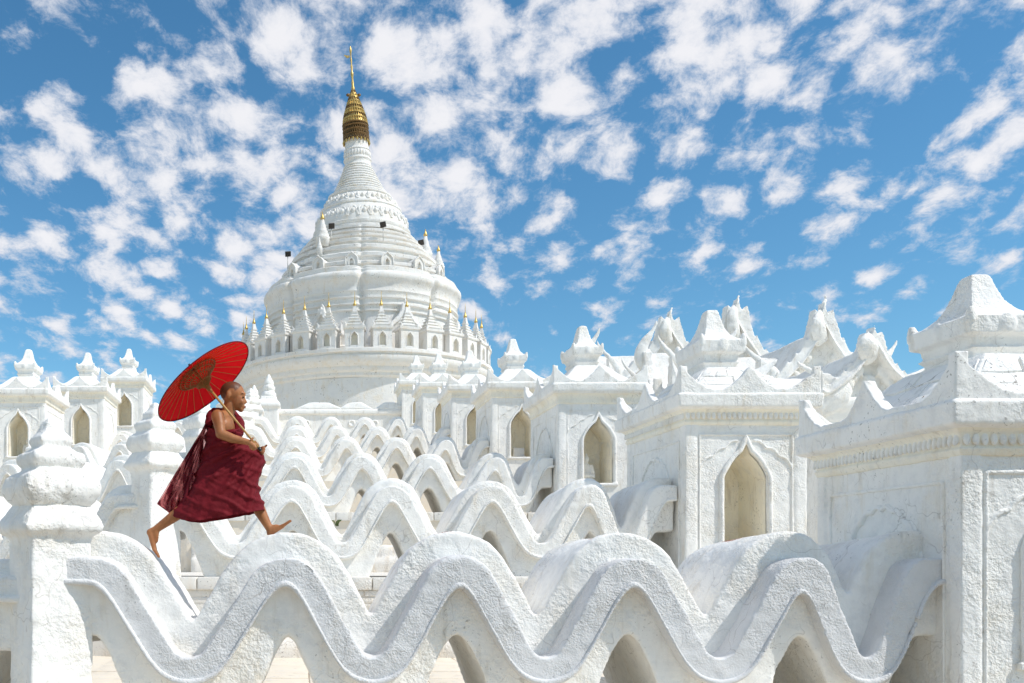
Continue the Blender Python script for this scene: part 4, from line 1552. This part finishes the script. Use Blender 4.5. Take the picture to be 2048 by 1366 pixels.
# robe: loft with drawn-up folds
lv = [(455, 528, 600, 0.105), (500, 520, 640, 0.125), (560, 508, 690, 0.142), (620, 500, 708, 0.148), (680, 490, 762, 0.150), (715, 480, 838, 0.145), (780, 462, 834, 0.150), (850, 436, 812, 0.18),
      (900, 415, 806, 0.195), (960, 380, 818, 0.205), (1010, 335, 832, 0.21), (1045, 305, 842, 0.205), (1100, 282, 846, 0.20)]
lz = [l[0] for l in lv]
NA, NRW = 200, 120
verts, faces = [], []
for r_ in range(NRW):
    u = r_ / (NRW - 1)
    for i in range(NA):
        a = 2 * math.pi * i / NA
        ca, sa = math.cos(a), math.sin(a)
        # upper rim: low under the near arm, high over the far shoulder; lower rim swings with the stride
        top = 548 + 35 * max(0, -sa) - 88 * max(0, sa) + 8 * ca
        xh = 570 + 280 * ca
        bot = float(np.interp(xh, [290, 340, 420, 500, 600, 700, 780, 850], [1058, 1082, 1100, 1103, 1082, 1062, 1050, 1036]))
        zy = top + (bot - top) * u
        x0 = float(np.interp(zy, lz, [l[1] for l in lv]))
        x1 = float(np.interp(zy, lz, [l[2] for l in lv]))
        hd = float(np.interp(zy, lz, [l[3] for l in lv]))
        ex = 0.86
        cx_ = math.copysign(abs(ca) ** ex, ca)
        sx_ = math.copysign(abs(sa) ** ex, sa)
        zx = (x0 + x1) / 2 + (x1 - x0) / 2 * cx_
        p = B(zx, zy, hd * sx_)
        verts.append(p)
for r_ in range(NRW - 1):
    for i in range(NA):
        j = (i + 1) % NA
        faces.append((r_ * NA + i, r_ * NA + j, (r_ + 1) * NA + j, (r_ + 1) * NA + i))
me = bpy.data.meshes.new('robe')
me.from_pydata([tuple(v) for v in verts], [], faces)
me.update()
co = np.array([tuple(v) for v in verts])
no = np.empty(len(co) * 3, np.float32)
me.vertices.foreach_get('normal', no)
no = no.reshape(-1, 3)
cen = np.array([0.0, 0.0, 0.0])
sgn = np.sign((no * (co - np.stack([np.zeros(len(co)), np.zeros(len(co)), co[:, 2]], 1))).sum(1))
if np.median(sgn) < 0:
    no = -no
X_, Y_, Z_ = co.T
H0 = 0.68
uu = np.clip((H0 - Z_) / H0, 0, 1.2)
# swags gathered from the hand at the front, long diagonal pleats at the back
gx, gz = B(836, 694)[0], B(836, 694)[2]
ang_ = np.arctan2(Z_ - gz - 0.10, X_ - gx - 0.02)
rad_ = np.hypot(X_ - gx, Z_ - gz)
w1 = vnoise(np.stack([X_ * 3, Y_ * 3, Z_ * 3], 1), 5)
def crease(t, w=0.16):
    d = np.abs((t % 1.0) - 0.5)
    return np.exp(-(d / w) ** 2)
w2 = vnoise(np.stack([X_ * 7, Y_ * 4, Z_ * 7], 1), 15)
m1 = 0.5 + 0.5 * vnoise(co * 4.5, 25)
m2 = 0.5 + 0.5 * vnoise(co * 5.0, 26)
f = 0.034 * crease(ang_ * 4.2 + w1 * 0.5 + w2 * 0.15) * np.clip(rad_ / 0.2, 0.2, 1) * np.exp(-((rad_ - 0.25) / 0.30) ** 2) * m1
f += 0.027 * crease((X_ * 2.2 + Z_ * 6.0) * 1.5 + w1 * 0.8 + w2 * 0.2, 0.13) * np.clip(uu * 1.6, 0.5, 1) * m2
f += 0.030 * crease(X_ * 10 - Z_ * 2.6 + w1 * 0.9, 0.2) * np.clip((uu - 0.45) * 2.0, 0, 1) * (0.4 + 0.6 * m1)
f += 0.022 * crease(-X_ * 5 + Z_ * 7 + w1 * 0.8 + w2 * 0.3, 0.12) * np.clip(1 - uu * 1.6, 0, 1)
f += 0.007 * vnoise(co * 14, 9) + 0.003 * vnoise(co * 40, 10)
co2 = co + no * (f - 0.010)[:, None]
me.vertices.foreach_set('co', co2.astype(np.float32).ravel())
me.update()
me.shade_smooth()
robe = obj('robe', me, ROBE, person)
sm_ = robe.modifiers.new('thickness', 'SOLIDIFY')
sm_.thickness = 0.006

# trailing sheer cloth blown back behind
Iv = [(512, 545), (478, 700), (452, 840), (420, 960), (372, 1082)]
Ov = [(500, 530), (408, 690), (312, 845), (214, 1000), (300, 1062)]
NU, NV = 34, 70
def poly(P, t):
    n = len(P) - 1
    k = min(int(t * n), n - 1)
    q = t * n - k
    return (P[k][0] + (P[k + 1][0] - P[k][0]) * q, P[k][1] + (P[k + 1][1] - P[k][1]) * q)
for layer in range(2):
    verts, faces = [], []
    for j in range(NV):
        v = j / (NV - 1)
        i0, o0 = poly(Iv, v), poly(Ov, v if layer == 0 else v * 0.9)
        for i in range(NU):
            u = i / (NU - 1)
            zx = i0[0] + (o0[0] - i0[0]) * u
            zy = i0[1] + (o0[1] - i0[1]) * u + 16 * math.sin(u * math.pi) * v
            y = (-0.10 if layer == 0 else 0.08) * (1 - u * 0.75) + 0.026 * v * math.sin(u * 17 + v * 3 + layer) + 0.014 * math.sin(u * 33 + v * 7)
            verts.append(tuple(B(zx, zy, y)))
    for j in range(NV - 1):
        for i in range(NU - 1):
            faces.append((j * NU + i, j * NU + i + 1, (j + 1) * NU + i + 1, (j + 1) * NU + i))
    me = bpy.data.meshes.new('robe_train')
    me.from_pydata(verts, [], faces)
    me.shade_smooth()
    o = obj('robe_train', me, SHEER, person)
    m_ = o.modifiers.new('thickness', 'SOLIDIFY')
    m_.thickness = 0.0015
# shoulder fold over the far shoulder
b = MB()
pts = [B(700, 600, -0.02), B(694, 560, 0.03), B(684, 515, 0.085), B(655, 478, 0.125), B(600, 462, 0.11), B(548, 462, 0.06), B(528, 500, -0.02), B(515, 560, -0.06)]
b.tube(pts, [0.03, 0.044, 0.05, 0.048, 0.046, 0.046, 0.044, 0.03], 12, flat=0.8, up=(0.2, 1, 0.1))
b.tube([p + Vector((-0.018, -0.02, -0.012)) for p in pts[:4]], [0.02, 0.026, 0.026, 0.02], 10)
obj('shoulder_fold', remesh(b, 0.009, 2, [(0.006, 26), (0.004, 55)]), ROBE, person)

# ------------------------------------------------------------------ umbrella
um = thing('umbrella', 'red cloth umbrella with bamboo ribs and pole held by the boy', 'umbrella', tuple(person.location + GRIP - AX * 0.045))
um.rotation_euler = AX.to_track_quat('Z', 'Y').to_euler()
UL, UR, UH = 0.862, 0.448, 0.150
NG = 28


def uz(r):
    t = r / UR
    return UL - UH * (0.80 * t + 0.20 * t * t)


rings = []
nr = 14
for k in range(nr + 1):
    r = 0.012 + (UR - 0.012) * k / nr
    ring = []
    for i in range(NG * 4):
        a = 2 * math.pi * i / (NG * 4)
        fr = (i % 4) / 4.0
        sagf = math.sin(math.pi * fr)
        rr = r * (1 - 0.012 * sagf * k / nr)
        ring.append((rr * math.cos(a), rr * math.sin(a), uz(r) - 0.004 * sagf * k / nr))
    rings.append(ring)
cb = MB()
cb.loft(rings, True)
cb.f = [f for f in cb.f if len(f) == 4]
o = obj('canopy', cb.mesh('canopy', True), REDP, um)
m_ = o.modifiers.new('thickness', 'SOLIDIFY')
m_.thickness = 0.0015
m_.offset = 1.0
eb = MB()
eb.tube([(UR * 0.995 * math.cos(2 * math.pi * i / 84), UR * 0.995 * math.sin(2 * math.pi * i / 84), uz(UR) - 0.003) for i in range(85)], 0.0045, 6, up=(0, 0, 1))
obj('rim_cord', eb.mesh('rim_cord', True), cloth('dark_red_cord', (0.16, 0.01, 0.02), 0.0), um)
rb = MB()
rb.tube([(r, 0, uz(r) - 0.005) for r in np.linspace(0.02, UR - 0.004, 9)], 0.0022, 5)
rme = rb.mesh('rib', True)
sb = MB()
sb.tube([(0.018, 0, 0.665), (0.085, 0, 0.742), (0.185, 0, uz(0.185) - 0.010)], 0.0036, 5)
sme = sb.mesh('stretcher', True)
for i in range(NG):
    a = 2 * math.pi * i / NG
    obj('rib', rme, RIBM, um, (0, 0, 0), (0, 0, a))
    obj('stretcher', sme, BAMBOO_D, um, (0, 0, 0), (0, 0, a + 0.04))
# thread rings woven through the stretchers
for rr_ in (0.07, 0.105, 0.14, 0.172):
    tb = MB()
    zr = 0.665 + (rr_ - 0.018) * 0.86 if rr_ < 0.09 else 0.742 + (rr_ - 0.085) * (uz(0.185) - 0.010 - 0.742) / 0.10
    tb.tube([(rr_ * math.cos(2 * math.pi * i / 56), rr_ * math.sin(2 * math.pi * i / 56), zr) for i in range(57)], 0.0045, 5, up=(0, 0, 1))
    obj('thread_ring', tb.mesh('thread_ring', True), BAMBOO_D, um)
pb = MB()
pb.tube([(0, 0, z) for z in (0.0, 0.2, 0.45, 0.62)], [0.0085, 0.0085, 0.0095, 0.0105], 10)
pb.tube([(0, 0, z) for z in (0.6, UL)], [0.009, 0.007], 10)
obj('pole', pb.mesh('pole', True), BAMBOO, um)
pb = MB()
pb.lathe([(0.011, 0.60), (0.013, 0.62), (0.021, 0.645), (0.023, 0.675), (0.012, 0.69)], 14)
obj('slider', pb.mesh('slider', True), BAMBOO_D, um)
pb = MB()
pb.lathe([(0.010, -0.022), (0.013, -0.012), (0.013, 0.006), (0.010, 0.012)], 12)
obj('handle_tip', pb.mesh('handle_tip', True), BLACK, um)
pb = MB()
pb.lathe([(0.018, UL - 0.012), (0.016, UL + 0.004), (0.009, UL + 0.010), (0.009, UL + 0.028), (0.012, UL + 0.034), (0.009, UL + 0.044)], 12)
obj('ferrule', pb.mesh('ferrule', True), BLACK, um)

# ------------------------------------------------------------------ weeds rooted in the plaster
LEAF = simple('weed_leaf', (0.10, 0.13, 0.035), rough=0.6, noise=0.3)
STRAW = simple('dry_weed', (0.24, 0.16, 0.07), rough=0.8, noise=0.3)
def weed(loc, label, n, h, seed, mat):
    rs = random.Random(seed)
    t = thing('weed', label, 'plant', loc, 0, 'weeds in the plaster')
    for i in range(n):
        a = rs.uniform(0, 6.28)
        ln = h * rs.uniform(0.5, 1.0)
        out = Vector((math.cos(a), math.sin(a) * 0.6, 0)) * ln * rs.uniform(0.3, 0.8)
        b = MB()
        p0, p1, p2 = Vector((0, 0, -0.01)), out * 0.5 + Vector((0, 0, ln * 0.7)), out + Vector((0, 0, ln * 0.75))
        b.tube([p0, p1 * 0.5, p1, p2], [0.004, 0.007, 0.011, 0.002], 5, flat=0.4)
        obj('leaf', b.mesh('leaf', True), mat, t, (rs.uniform(-.02, .02), rs.uniform(-.02, .02), 0))
weed((0.50, 12.78, 2.0 - 0.30), 'small green weed in a valley of the second wave wall', 9, 0.11, 1, LEAF)
weed((-0.06, 7.90, 1.41), 'small green weed on the wave crest by the boy\'s front foot', 8, 0.075, 2, LEAF)
weed((PX + 0.13, 7.70, 2.44), 'dry twiggy weed behind the largest shrine\'s parapet', 7, 0.17, 3, STRAW)
